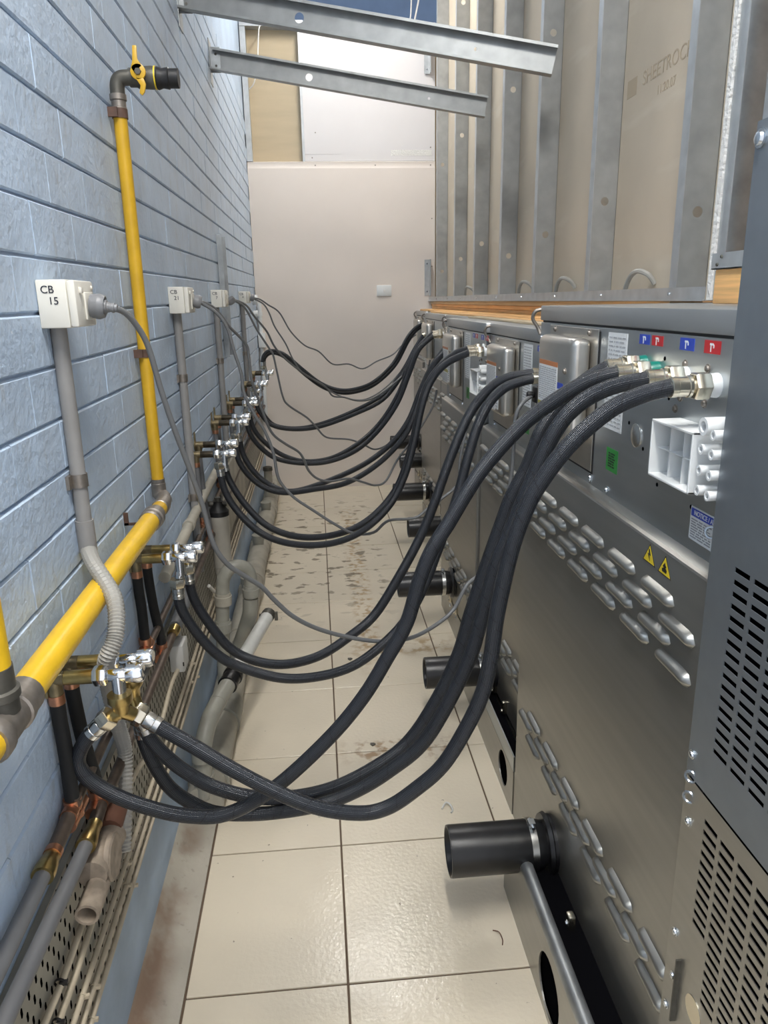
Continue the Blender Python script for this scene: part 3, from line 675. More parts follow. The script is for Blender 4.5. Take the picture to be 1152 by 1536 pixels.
# near oven stands on a stand of its own that reaches out into the aisle
o1 = OV[1]
part(MB().plate((.437, .55, 0), (0, 1, 0), (0, 0, 1), 1.03, .185, (.004, 0, 0), [(.655, .084, .070)]), 'plinth', 'steel_lower', o1, smooth=30)
part(MB().prism([(.437, 1.58, 0), (.437, 1.58, .185), (.535, 1.595, .185), (.535, 1.595, 0)], (0, .004, 0)), 'plinth_end', 'steel_lower', o1)
part(MB().plate((.534, 1.60, 0), (0, 1, 0), (0, 0, 1), .26, .15, (.004, 0, 0)), 'plinth', 'steel_lower', o1, smooth=30)
part(MB().plate((.531, 1.862, 0), (0, 1, 0), (0, 0, 1), .76, .145, (.004, 0, 0), [(.12, .08, .055)]), 'plinth', 'steel_lower', OV[2], smooth=30)
part(MB().plate((.531, 1.862, .148), (0, 1, 0), (0, 0, 1), .76, .05, (.004, 0, 0)), 'plinth_rail', 'steel', OV[2], smooth=30)
part(MB().tube([(.452, .55, .188), (.452, 1.56, .188), (.47, 1.585, .185)], .016, 14), 'stand_rail', 'galv_dark', o1, smooth=50)
part(MB().box(.47, .535, .55, 1.58, .10, .135), 'stand_inside', 'black', o1)
part(MB().box(.446, .53, .56, 1.575, .0, .165), 'stand_inside', 'void', o1)  # near-black box added so the plinth hole looks unlit inside
part(MB().box(.538, .585, 1.87, 2.6, .0, .14), 'plinth_inside', 'void', OV[2])  # same painted darkness behind the hole of the second plinth
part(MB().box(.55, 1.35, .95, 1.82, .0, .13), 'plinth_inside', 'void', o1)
for yy in (1.28, 1.46):
    part(MB().box(.497, .515, yy-.012, yy+.012, .14, .20), 'latch', 'nickel', o1, bevel=.006)
    for z in (.15, .18): inst(SCREW, 'screw', o1, (.497, yy-.004, z))

# =================================================================== HOSES, CABLES
HOSES={
 'H1a':[(-0.375,1.100,0.846),(-0.402,1.100,0.819),(-0.418,1.100,0.782),(-0.404,1.100,0.746),(-0.365,1.103,0.709),(-0.314,1.108,0.677),(-0.262,1.114,0.653),(-0.201,1.120,0.642),(-0.142,1.125,0.662),(-0.082,1.131,0.701),(-0.001,1.138,0.775),(0.057,1.143,0.844),(0.100,1.147,0.914),(0.134,1.150,0.975),(0.155,1.152,1.046),(0.176,1.154,1.099),(0.205,1.157,1.145),(0.259,1.163,1.230),(0.325,1.169,1.301),(0.380,1.174,1.340),(0.435,1.180,1.369),(0.488,1.185,1.381)],
 'H1b':[(-0.324,1.160,0.813),(-0.314,1.161,0.777),(-0.296,1.163,0.745),(-0.266,1.167,0.707),(-0.217,1.171,0.665),(-0.148,1.178,0.632),(-0.076,1.184,0.622),(-0.002,1.191,0.630),(0.074,1.197,0.662),(0.138,1.203,0.706),(0.189,1.207,0.780),(0.234,1.211,0.875),(0.257,1.213,0.958),(0.284,1.215,1.045),(0.310,1.218,1.122),(0.328,1.220,1.172),(0.354,1.222,1.222),(0.380,1.225,1.290),(0.414,1.228,1.334),(0.454,1.232,1.367),(0.491,1.235,1.386)],
 'H1c':[(-0.338,1.200,0.781),(-0.335,1.199,0.745),(-0.322,1.197,0.700),(-0.298,1.194,0.652),(-0.259,1.189,0.619),(-0.212,1.183,0.599),(-0.126,1.173,0.599),(-0.027,1.161,0.618),(0.046,1.153,0.651),(0.107,1.145,0.696),(0.159,1.139,0.746),(0.201,1.134,0.822),(0.240,1.129,0.916),(0.259,1.126,0.996),(0.278,1.123,1.079),(0.299,1.120,1.136),(0.323,1.116,1.201),(0.360,1.111,1.295),(0.395,1.105,1.342),(0.442,1.098,1.369),(0.497,1.090,1.381)],
 'H1d':[(-0.304,1.120,0.839),(-0.280,1.116,0.823),(-0.232,1.109,0.791),(-0.168,1.100,0.746),(-0.092,1.089,0.701),(-0.026,1.080,0.673),(0.042,1.071,0.664),(0.089,1.064,0.677),(0.134,1.058,0.712),(0.181,1.051,0.762),(0.220,1.045,0.837),(0.243,1.042,0.898),(0.254,1.040,0.960),(0.261,1.039,1.027),(0.270,1.037,1.085),(0.278,1.036,1.127),(0.287,1.034,1.164),(0.302,1.032,1.208),(0.319,1.029,1.242),(0.356,1.022,1.297),(0.407,1.013,1.346),(0.449,1.005,1.368),(0.491,0.998,1.379)],
 'H2a':[(-0.346,1.660,0.858),(-0.342,1.662,0.804),(-0.308,1.671,0.729),(-0.266,1.681,0.668),(-0.213,1.693,0.627),(-0.126,1.712,0.584),(-0.042,1.729,0.571),(0.045,1.745,0.581),(0.116,1.759,0.616),(0.196,1.774,0.686),(0.251,1.784,0.775),(0.283,1.790,0.857),(0.315,1.796,0.941),(0.345,1.802,1.026),(0.367,1.806,1.108),(0.394,1.812,1.194),(0.426,1.818,1.254),(0.464,1.825,1.287),(0.505,1.833,1.300),(0.541,1.840,1.306)],
 'H2b':[(-0.338,1.760,0.856),(-0.332,1.762,0.797),(-0.305,1.766,0.730),(-0.254,1.774,0.645),(-0.189,1.784,0.598),(-0.112,1.794,0.579),(-0.023,1.806,0.593),(0.059,1.816,0.640),(0.127,1.825,0.694),(0.195,1.833,0.798),(0.252,1.841,0.900),(0.290,1.845,0.990),(0.330,1.851,1.100),(0.367,1.856,1.188),(0.401,1.860,1.246),(0.445,1.866,1.289),(0.489,1.872,1.308),(0.552,1.880,1.315)],
 'H3a':[(-0.356,2.600,0.935),(-0.345,2.601,0.861),(-0.309,2.604,0.785),(-0.243,2.609,0.705),(-0.161,2.614,0.656),(-0.053,2.622,0.633),(0.059,2.629,0.641),(0.160,2.635,0.686),(0.250,2.641,0.771),(0.308,2.645,0.882),(0.344,2.647,1.010),(0.374,2.649,1.142),(0.408,2.651,1.225),(0.462,2.655,1.282),(0.544,2.660,1.317)],
 'H3b':[(-0.349,2.680,0.934),(-0.334,2.680,0.874),(-0.285,2.682,0.783),(-0.212,2.683,0.699),(-0.115,2.686,0.652),(-0.002,2.688,0.643),(0.113,2.691,0.669),(0.206,2.693,0.730),(0.283,2.694,0.826),(0.330,2.695,0.952),(0.361,2.696,1.075),(0.391,2.696,1.184),(0.433,2.697,1.255),(0.494,2.699,1.308),(0.547,2.700,1.326)],
 'H4a':[(-0.357,3.150,0.942),(-0.350,3.153,0.855),(-0.307,3.162,0.778),(-0.240,3.175,0.719),(-0.155,3.191,0.693),(-0.038,3.212,0.698),(0.112,3.239,0.716),(0.260,3.265,0.794),(0.379,3.285,0.908),(0.429,3.293,1.011),(0.472,3.301,1.134),(0.522,3.309,1.228),(0.583,3.320,1.287)],
 'H4b':[(-0.352,3.240,0.941),(-0.335,3.243,0.851),(-0.286,3.250,0.766),(-0.217,3.260,0.706),(-0.129,3.272,0.678),(0.023,3.291,0.713),(0.193,3.312,0.780),(0.319,3.328,0.866),(0.404,3.338,0.969),(0.460,3.345,1.099),(0.510,3.351,1.202),(0.578,3.360,1.291)],
 'H5a':[(-0.357,3.720,0.966),(-0.353,3.723,0.889),(-0.310,3.739,0.806),(-0.225,3.768,0.729),(-0.091,3.811,0.690),(0.049,3.854,0.687),(0.194,3.897,0.734),(0.317,3.932,0.832),(0.422,3.962,0.968),(0.491,3.981,1.123),(0.544,3.996,1.243),(0.626,4.020,1.313)],
 'H5b':[(-0.352,3.820,0.965),(-0.338,3.825,0.882),(-0.283,3.841,0.800),(-0.195,3.864,0.725),(-0.075,3.895,0.682),(0.068,3.930,0.692),(0.216,3.964,0.764),(0.337,3.992,0.869),(0.436,4.015,1.015),(0.505,4.030,1.172),(0.565,4.044,1.272),(0.632,4.060,1.325)],
 'H6a':[(-0.382,4.480,0.990),(-0.371,4.484,0.922),(-0.344,4.491,0.852),(-0.285,4.506,0.784),(-0.159,4.536,0.750),(0.004,4.574,0.755),(0.215,4.621,0.816),(0.404,4.663,0.897),(0.527,4.689,1.037),(0.598,4.704,1.157),(0.672,4.720,1.286)],
 'H6b':[(-0.372,4.560,0.997),(-0.361,4.563,0.916),(-0.327,4.571,0.828),(-0.262,4.585,0.766),(-0.120,4.612,0.744),(0.047,4.644,0.772),(0.261,4.683,0.848),(0.435,4.715,0.940),(0.550,4.735,1.082),(0.621,4.748,1.203),(0.686,4.760,1.296)],
 'H7a':[(-0.364,5.140,1.092),(-0.356,5.141,1.149),(-0.323,5.147,1.183),(-0.266,5.158,1.181),(-0.201,5.171,1.148),(-0.093,5.193,1.049),(0.017,5.215,0.958),(0.132,5.237,0.906),(0.250,5.259,0.900),(0.394,5.285,0.945),(0.541,5.311,1.070),(0.640,5.329,1.237),(0.699,5.339,1.304),(0.757,5.350,1.335)],
 'H7b':[(-0.359,5.200,1.091),(-0.352,5.201,1.136),(-0.314,5.207,1.166),(-0.257,5.217,1.159),(-0.191,5.228,1.117),(-0.082,5.247,1.012),(0.030,5.266,0.924),(0.146,5.285,0.877),(0.266,5.304,0.876),(0.406,5.326,0.922),(0.554,5.348,1.048),(0.654,5.363,1.217),(0.712,5.372,1.289),(0.761,5.380,1.320)],
}
CABLES={
 'C1':[(-0.347,1.360,1.498),(-0.332,1.379,1.490),(-0.318,1.399,1.467),(-0.305,1.416,1.428),(-0.294,1.437,1.347),(-0.280,1.458,1.267),(-0.262,1.482,1.181),(-0.246,1.503,1.096),(-0.234,1.518,1.013),(-0.212,1.539,0.959),(-0.178,1.569,0.916),(-0.146,1.594,0.880),(-0.120,1.614,0.837),(-0.080,1.644,0.780),(-0.019,1.685,0.724),(0.064,1.737,0.671),(0.145,1.784,0.634),(0.221,1.826,0.619),(0.291,1.863,0.632),(0.352,1.894,0.665),(0.394,1.915,0.729),(0.446,1.941,0.764),(0.493,1.965,0.881),(0.529,1.984,1.011),(0.536,1.989,1.123),(0.540,1.992,1.188),(0.561,2.002,1.224),(0.597,2.020,1.243)],
 'C2a':[(-0.367,2.500,1.507),(-0.321,2.517,1.477),(-0.288,2.529,1.428),(-0.269,2.537,1.341),(-0.253,2.544,1.275),(-0.247,2.548,1.203),(-0.213,2.560,1.121),(-0.187,2.569,1.070),(-0.164,2.577,0.993),(-0.155,2.581,0.915),(-0.139,2.587,0.874),(-0.099,2.599,0.822),(-0.034,2.619,0.767),(0.037,2.639,0.709),(0.111,2.660,0.660),(0.188,2.681,0.653),(0.249,2.697,0.693),(0.352,2.723,0.691),(0.409,2.738,0.725),(0.466,2.752,0.759),(0.529,2.768,0.811),(0.536,2.770,0.903),(0.562,2.777,1.018),(0.593,2.786,1.110),(0.649,2.800,1.183)],
 'C2b':[(-0.367,2.500,1.511),(-0.327,2.571,1.485),(-0.289,2.638,1.422),(-0.247,2.706,1.364),(-0.240,2.721,1.322),(-0.237,2.732,1.241),(-0.227,2.750,1.190),(-0.209,2.779,1.118),(-0.193,2.806,1.055),(-0.172,2.835,1.009),(-0.130,2.888,0.964),(-0.087,2.941,0.923),(-0.067,2.965,0.884),(-0.051,2.985,0.835),(-0.017,3.024,0.791),(0.036,3.079,0.764),(0.119,3.162,0.753),(0.183,3.224,0.720),(0.244,3.279,0.689),(0.297,3.326,0.697),(0.357,3.376,0.783),(0.449,3.453,0.876),(0.544,3.529,0.999),(0.570,3.550,1.082)],
 'C3a':[(-0.380,3.550,1.517),(-0.324,3.603,1.484),(-0.276,3.650,1.379),(-0.225,3.697,1.286),(-0.209,3.712,1.253),(-0.195,3.728,1.164),(-0.176,3.747,1.050),(-0.150,3.770,1.000),(-0.063,3.837,0.926),(-0.017,3.872,0.870),(0.037,3.912,0.805),(0.157,3.995,0.775),(0.235,4.047,0.737),(0.309,4.095,0.695),(0.398,4.150,0.720),(0.481,4.200,0.801),(0.565,4.250,0.945),(0.629,4.287,1.092),(0.651,4.300,1.166)],
 'C3b':[(-0.380,3.550,1.520),(-0.322,3.651,1.493),(-0.287,3.712,1.436),(-0.239,3.791,1.364),(-0.207,3.844,1.286),(-0.154,3.923,1.213),(-0.063,4.046,1.125),(0.043,4.177,1.043),(0.083,4.225,0.985),(0.149,4.300,0.966),(0.234,4.392,0.932),(0.324,4.484,0.930),(0.432,4.589,0.979),(0.545,4.695,1.056),(0.613,4.756,1.174),(0.662,4.800,1.233)],
 'C4a':[(-0.364,4.700,1.528),(-0.327,4.733,1.519),(-0.283,4.772,1.487),(-0.219,4.828,1.438),(-0.157,4.884,1.321),(-0.073,4.952,1.228),(0.016,5.021,1.183),(0.107,5.090,1.093),(0.218,5.169,1.084),(0.318,5.238,1.044),(0.423,5.307,1.087),(0.545,5.385,1.125),(0.618,5.431,1.186),(0.729,5.500,1.256)],
 'C4b':[(-0.364,4.700,1.524),(-0.309,4.743,1.492),(-0.278,4.768,1.436),(-0.251,4.791,1.355),(-0.192,4.837,1.250),(-0.148,4.871,1.142),(-0.089,4.913,1.052),(0.016,4.985,0.978),(0.126,5.056,0.891),(0.265,5.141,0.840),(0.367,5.201,0.848),(0.487,5.269,0.912),(0.600,5.332,1.015),(0.663,5.366,1.109),(0.725,5.400,1.199)],
}

OVX = {1: .555, 2: .615, 3: .605, 4: .725, 5: .725, 6: .825, 7: .805}
def hose(key, k, label, group, fit='white_plastic', r=.0125):
    P = [V(p) for p in HOSES[key]]; e = P[-1]
    Q = smooth_path(P, 6)
    t = thing('water_hose', label, 'hose', P[0], group)
    part(MB().tube(Q, r, 14), 'braided_tube', 'hose_braid', t, smooth=60)
    d = (Q[0]-Q[2]).normalized()
    part(MB().lathe(Q[0]-d*.022, d, [(0, r+.0005), (.001, r+.002), (.010, r+.002), (.011, r+.0012), (.020, r+.0022), (.026, r+.0015), (.030, r-.003)], 16), 'ferrule', 'steel_bright', t)
    part(MB().hexn(Q[0]+d*.006, Q[0]+d*.027, .0185), 'nut', 'nickel', t)
    d2 = (Q[-1]-Q[-3]); d2 = V((abs(d2.x)+.02, d2.y*.3, d2.z*.3)).normalized()
    part(MB().lathe(e-d2*.004, d2, [(0, r+.0005), (.001, r+.002), (.009, r+.002), (.010, r+.0012), (.024, r+.0015), (.025, r+.003), (.029, r+.003), (.030, r-.002), (.034, r-.002)], 16), 'ferrule', 'nickel', t)
    n0 = e+d2*.029; part(MB().hexn(n0, n0+d2*.022, .0205), 'nut', 'nickel', t)
    n1 = n0+d2*.021
    c = V((OVX[k]+.004, n1.y, n1.z))
    if c.x-n1.x > .006:
        L = c.x-n1.x
        part(MB().lathe(n1, (1, 0, 0), [(0, .014), (min(L*.3, .008), .0165), (L-.003, .0175), (L, .022)], 18), 'inlet_fitting', fit, OV[k])
G = 'hoses from the valves to the ovens'
hose('H1a', 1, 'dark braided hose that loops left under the nearest valves and crosses over the others', G, 'fitting_green')
hose('H1b', 1, 'dark braided hose of the near bundle, upper of the two curves running side by side', G, 'fitting_green')
hose('H1c', 1, 'dark braided hose of the near bundle, lower of the two curves running side by side', G)
hose('H1d', 1, 'dark braided hose to the rightmost fitting of the nearest oven, passing under the crossing', G)
hose('H2a', 2, 'lower of the two braided hoses from the second valve pair to the second oven', G)
hose('H2b', 2, 'upper of the two braided hoses from the second valve pair to the second oven', G)
hose('H3a', 3, 'lower of the two braided hoses from the third valve pair to the third oven', G)
hose('H3b', 3, 'upper of the two braided hoses from the third valve pair to the third oven', G)
hose('H4a', 4, 'lower of the two braided hoses from the fourth valve pair', G)
hose('H4b', 4, 'upper of the two braided hoses from the fourth valve pair', G)
hose('H5a', 5, 'lower of the two braided hoses from the fifth valve pair', G)
hose('H5b', 5, 'upper of the two braided hoses from the fifth valve pair', G)
hose('H6a', 6, 'lower of the two braided hoses from the sixth valve pair', G)
hose('H6b', 6, 'upper of the two braided hoses from the sixth valve pair', G)
hose('H7a', 7, 'farthest braided hose, upper of the pair that arches up before sagging', G)
hose('H7b', 7, 'farthest braided hose, lower of the pair that arches up before sagging', G)
def cable(key, label, r=.0055, plug=True, k=None):
    P = [V(p) for p in CABLES[key]]; Q = smooth_path(P, 6)
    t = thing('power_cable', label, 'power cable', P[0], 'grey power cables across the corridor')
    part(MB().tube(Q, r, 10), 'cord', 'cord_grey', t, smooth=60)
    if plug:
        a = V((-.382, P[0].y-.002, P[0].z+.004)); d = (P[0]-a); L = d.length
        part(MB().lathe(a, d, [(0, .019), (.012, .0215), (.016, .0215), (.024, .018), (L*.62, .0105), (L*.64, .012), (L*.76, .012), (L*.78, .009), (L, .007)], 18), 'plug', 'plug_grey', t, smooth=50)
        part(MB().lathe(P[0]-d*.2, d, [(0, .0085), (.003, .0085), (.0035, .007), (.007, .007), (.0075, .0085), (.011, .0085), (.0115, .007), (.016, .0068)], 12), 'strain_relief', 'plug_grey', t)
    if k:
        e = P[-1]
        part(MB().box(e.x, e.x+.018, e.y-.020, e.y+.020, e.z-.022, e.z+.022).cyl((e.x-.02, e.y, e.z), (e.x, e.y, e.z), .010, n=12), 'gland', 'black', t, bevel=.003)
cable('C1', 'grey power cable from the nearest outlet drooping across the aisle to the second oven', k=2)
cable('C2a', 'lower of the two grey power cables from the second outlet', k=3)
cable('C2b', 'upper of the two grey power cables from the second outlet', plug=False, r=.005)
cable('C3a', 'lower of the two grey power cables from the third outlet', r=.005)
cable('C3b', 'upper of the two grey power cables from the third outlet', plug=False, r=.005)
cable('C4a', 'upper of the two thin power cables from the farthest outlet', r=.0048)
cable('C4b', 'lower of the two thin power cables from the farthest outlet', plug=False, r=.0048)

# =================================================================== LEFT WALL SERVICES
def outlet(y0, y1, z0, z1, label, num, conduit_label, cz, path=None, clips=()):
    t = thing('power_outlet', label, 'power outlet', (-.45, (y0+y1)/2, z0), 'cream power outlets on the blue wall')
    part(MB().box(-.450, -.402, y0, y1, z0, z1), 'back_box', 'cream', t, bevel=.0025)
    f = part(MB().box(-.402, -.388, y0+.001, y1-.001, z0+.001, z1-.001), 'face_plate', 'cream', t, bevel=.004)
    part(MB().box(-.388, -.383, y0+.018, y0+.030, z1-.022, z1-.012), 'switch', 'cream', f, bevel=.0015)
    part(MB().box(-.388, -.384, y0+.04, y1-.02, z0+.012, z1-.02), 'socket_ring', 'cream', f, bevel=.0018)
    part(MB().lathe((-.388, y1-.012, z1-.012), (1, 0, 0), [(0, .004), (.002, .003)], 8), 'screw', 'cream', f)
    if num:
        text('CB', .017, 'ink', 'lettering', t, (-.432, y0-.0004, z1-.016), TYM); text(num, .017, 'ink', 'lettering', t, (-.424, y0-.0004, z1-.034), TYM)
    yc = (y0+y1)/2-.01
    c = thing('conduit', conduit_label, 'conduit', (-.436, yc, cz), 'grey conduits below the outlets')
    part(MB().cyl((-.436, yc, cz), (-.436, yc, z0+.002), .0135, n=18), 'conduit_pipe', 'conduit', c)
    for z in clips:
        s_ = part(MB().lathe((-.436, yc, z-.012), (0, 0, 1), [(0, .0142), (0, .0158), (.024, .0158), (.024, .0142)], 18, caps=False), 'saddle', 'iron_grey', c)
        part(MB().box(-.450, -.444, yc-.028, yc+.020, z-.012, z+.012), 'saddle_foot', 'iron_grey', s_)
    return c
c1 = outlet(1.302, 1.408, 1.467, 1.544, 'nearest power outlet, cream box hand-marked 15', '15', 'nearest grey conduit, changing to ribbed flexible tube over the yellow pipe', 1.085, clips=(1.20,))
part(MB().cyl((-.436, 1.345, 1.065), (-.436, 1.345, 1.125), .0165, n=18), 'coupling', 'conduit', c1)
P = smooth_path([(-.436, 1.345, 1.07), (-.415, 1.30, 1.055), (-.362, 1.215, 1.02), (-.352, 1.165, .975), (-.370, 1.155, .93), (-.398, 1.24, .835), (-.405, 1.285, .735), (-.405, 1.305, .66), (-.405, 1.27, .58), (-.405, 1.22, .50)], 22)
part(MB().tube(P, [.0148 if (i % 2) else .0118 for i in range(len(P))], 12), 'ribbed_tube', 'conduit_light', c1, smooth=20)
c2 = outlet(2.44, 2.555, 1.473, 1.553, 'second power outlet, cream box hand-marked 21', '21', 'second grey conduit running down to the cable tray', .60, clips=(1.27, .87))
c3 = outlet(3.43, 3.55, 1.484, 1.558, 'third power outlet, cream box in front of the steel channel', '7', 'third grey conduit, right beside the steel channel', .70, clips=(1.25,))
c4 = outlet(4.68, 4.80, 1.497, 1.567, 'farthest power outlet, small cream box near the end wall', '4', 'farthest grey conduit near the end wall', .75, clips=(1.2,))
t = thing('junction_fitting', 'white round fitting on the blue wall beyond the farthest outlet', 'fitting', (-.45, 5.75, 1.5))
part(MB().lathe((-.45, 5.75, 1.52), (1, 0, 0), [(0, .035), (.03, .035), (.035, .03)], 18), 'cap', 'white_plastic', t); part(MB().lathe((-.45, 5.75, 1.42), (1, 0, 0), [(0, .025), (.03, .025)], 16), 'cap', 'white_plastic', t)
solo(MB().box(-.450, -.447, 3.785, 3.94, 1.245, 1.815).box(-.447, -.425, 3.785, 3.788, 1.245, 1.815).box(-.447, -.425, 3.937, 3.94, 1.245, 1.815), 'steel_channel', 'galv_dark', 'upright galvanised steel channel fixed to the blue wall', 'steel channel', (-.45, 3.86, 1.245))
# ---- gas: riser with valve, main along the wall
t = thing('gas_riser', 'tall thin yellow gas pipe rising up the blue wall', 'gas pipe', (-.428, 1.94, 1.01))
part(MB().cyl((-.428, 1.94, 1.06), (-.428, 1.94, 1.93), .0155, n=18), 'pipe', 'yellow_dull', t)
part(MB().lathe((-.428, 1.94, 1.015), (0, 0, 1), [(0, .0185), (.035, .0185), (.036, .0175), (.047, .0175)], 18), 'joint', 'iron_grey', t)
for z in (1.385, 1.925):
    s_ = part(MB().lathe((-.428, 1.94, z-.010), (0, 0, 1), [(0, .0158), (0, .018), (.02, .018), (.02, .0158)], 18, caps=False), 'pipe_clip', 'rust', t)
    part(MB().box(-.45, -.428, 1.915, 1.922, z-.010, z+.010), 'clip_lug', 'rust', s_)
t = thing('gas_valve', 'dark gas valve with a yellow wing handle on top of the tall yellow riser', 'valve', (-.428, 1.94, 1.93))
part(MB().lathe((-.428, 1.94, 1.93), (0, 0, 1), [(0, .0175), (.008, .0175), (.009, .0165), (.022, .0165), (.023, .019), (.035, .019)], 16), 'union', 'iron_grey', t)
part(MB().tube(smooth_path([(-.428, 1.94, 1.955), (-.427, 1.94, 1.985), (-.418, 1.94, 1.998), (-.395, 1.94, 2.0)]), .0165, 14), 'elbow', 'iron_dark', t, smooth=60)
part(MB().lathe((-.398, 1.94, 2.0), (1, 0, 0), [(0, .020), (.015, .020), (.018, .0225), (.05, .024), (.062, .0225)], 14), 'body', 'iron_dark', t, smooth=40)
part(MB().lathe((-.338, 1.94, 1.999), (1, 0, 0), [(0, .0225), (.004, .024), (.012, .021), (.014, .0205), (.028, .023), (.03, .0205), (.05, .0205), (.05, .016)], 14), 'outlet', 'black', t, smooth=40)
part(MB().lathe((-.341, 1.94, 2.0), (1, 0, 0), [(0, .0245), (.003, .0245)], 14), 'ring', 'label_yellow', t)
hd = MB().lathe((-.369, 1.918, 2.002), (0, -1, 0), [(0, .008), (.012, .008)], 12).prism([(-.379, 1.908, 1.992), (-.360, 1.908, 1.990), (-.356, 1.908, 1.978), (-.360, 1.908, 1.962), (-.366, 1.908, 1.955), (-.372, 1.908, 1.960), (-.368, 1.908, 1.975)], (0, -.006, 0)).prism([(-.379, 1.908, 1.998), (-.360, 1.908, 2.014), (-.370, 1.908, 2.028), (-.369, 1.908, 2.055), (-.378, 1.908, 2.055), (-.381, 1.908, 2.025), (-.386, 1.908, 2.010)], (0, -.006, 0)).lathe((-.371, 1.908, 2.003), (0, -1, 0), [(0, .017), (.006, .017)], 16)
part(hd, 'wing_handle', 'yellow_dull', t, bevel=.0015)
part(MB().lathe((-.371, 1.902, 2.003), (0, -1, 0), [(0, .008), (.004, .007)], 6), 'handle_nut', 'iron_dark', t)
t = thing('gas_main', 'thick yellow gas pipe running along the wall above the nearest valves', 'gas pipe', (-.40, 1.3, 1.014))
part(MB().cyl((-.40, .905, 1.014), (-.402, 1.70, 1.016), .0225, n=24), 'pipe', 'yellow_paint', t)
part(MB().lathe((-.402, 1.69, 1.016), (0, 1, 0), [(0, .0225), (.004, .026), (.018, .026), (.02, .0235), (.026, .0235), (.028, .027), (.05, .027), (.052, .023), (.075, .022), (.076, .0185), (.12, .0185), (.122, .021), (.15, .021)], 20), 'coupling', 'iron_grey', t, smooth=40)
part(MB().cyl((-.402, 1.765, 1.016), (-.402, 1.812, 1.016), .0188, n=18), 'pipe', 'yellow_dull', t)
part(MB().tube(smooth_path([(-.402, 1.83, 1.016), (-.405, 1.88, 1.016), (-.415, 1.925, 1.014), (-.428, 1.94, 1.022)]), .019, 14), 'elbow', 'iron_grey', t, smooth=60)
part(MB().box(-.45, -.440, 1.655, 1.659, 1.02, 1.05).box(-.45, -.42, 1.655, 1.659, 1.02, 1.026), 'wall_bracket', 'rust', t)
part(MB().lathe((-.40, .79, 1.014), (0, 1, 0), [(0, .026), (.004, .029), (.018, .029), (.02, .026), (.07, .026), (.072, .029), (.086, .0285), (.088, .0265), (.118, .0265), (.12, .023)], 22), 'tee', 'iron_grey', t, smooth=40)
part(MB().lathe((-.40, .838, 1.03), (0, 0, 1), [(0, .023), (.018, .023), (.02, .026), (.03, .026), (.032, .022), (.06, .022)], 20), 'tee_branch', 'iron_dark', t, smooth=40)
part(MB().cyl((-.40, .838, 1.088), (-.40, .838, 1.62), .0205, n=20), 'branch_pipe', 'yellow_paint', t)
part(MB().cyl((-.40, .25, 1.013), (-.40, .80, 1.014), .0225, n=20), 'pipe', 'yellow_paint', t)

# ---- stop valves
VP = [[(1.10, .935), (1.17, .926)], [(1.66, .937), (1.76, .925)], [(2.60, .993), (2.68, 1.013)], [(3.14, 1.018), (3.24, 1.026)], [(3.71, 1.024), (3.82, 1.030)], [(4.48, 1.033), (4.56, 1.035)], [(5.14, 1.036), (5.20, 1.040)]]
ORD = ['nearest', 'second', 'third', 'fourth', 'fifth', 'sixth', 'farthest']
STARTS = {0: (('H1a', 'H1d'), ('H1b', 'H1c')), 1: (('H2a',), ('H2b',)), 2: (('H3a',), ('H3b',)), 3: (('H4a',), ('H4b',)), 4: (('H5a',), ('H5b',)), 5: (('H6a',), ('H6b',)), 6: (('H7a',), ('H7b',))}
for g, pair in enumerate(VP):
    for h, (y, z) in enumerate(pair):
        lab = '%s chrome and brass stop valve of the %s valve pair' % (('front', 'rear')[h], ORD[g])
        t = thing('stop_valve', lab, 'valve', (-.432, y, z), 'chrome stop valves on the blue wall')
        dull = g >= 2; br = 'bronze_dark' if dull else 'brass'
        part(MB().lathe((-.449, y, z), (1, 0, 0), [(0, .022), (.003, .022), (.004, .012), (.03, .012)], 14), 'wall_flange', 'brass_dull', t)
        part(MB().cyl((-.436, y, z+.004), (-.436, y, z-.034), .0118, n=14).box(-.449, -.445, y-.010, y+.010, z-.03, z+.045), 'elbow', 'brass_dull', t)
        part(MB().cyl((-.436, y, z-.028), (-.436, y, z-.044), .0128, n=14), 'collar', 'copper', t)
        part(MB().lathe((-.421, y, z), (1, 0, 0), [(0, .0105), (.004, .0118), (.046, .0118), (.048, .010), (.052, .010)], 18), 'extension', br, t)
        part(MB().hexn((-.374, y, z), (-.354, y, z), .0165), 'nut', 'chrome', t)
        part(MB().lathe((-.356, y, z), (1, 0, 0), [(0, .008), (.003, .0105), (.032, .0105), (.034, .009)], 18).cyl((-.337, y, z), (-.337, y, z-.042), .0108, n=18), 'body', 'chrome', t, smooth=40)
        part(MB().lathe((-.324, y, z+.001), (1, 0, 0), [(0, .009), (.002, .015), (.022, .0155), (.026, .014), (.028, .0125), (.0285, .006)], 20), 'knob', 'chrome', t)
        zb = z-.042
        ks = STARTS[g][h]
        if g == 0:
            part(MB().lathe((-.338, y, zb+.008), (0, 0, -1), [(0, .0135), (.0, .0195), (.012, .0200), (.020, .014), (.034, .013)], 18), 'branch_cup', 'brass', t, smooth=40)
            br_ = MB(); c = V((-.339, y, zb-.022))
            for kx in ks:
                q = V(HOSES[kx][0]); d = (q-c); br_.tube([c, c+d*.45], [.0125, .0115], 14)
            part(br_, 'branch_arms', 'brass', t, smooth=40)
        else:
            q = V(HOSES[ks[0]][0]); c = V((-.337, y, zb)); d = q-c
            part(MB().lathe(c+V((0, 0, .012)), d-V((0, 0, .012)), [(0, .009), (.004, .011), (max(.01, d.length-.018), .011)], 14), 'outlet', 'chrome' if g > 1 or h == 0 else 'brass', t)
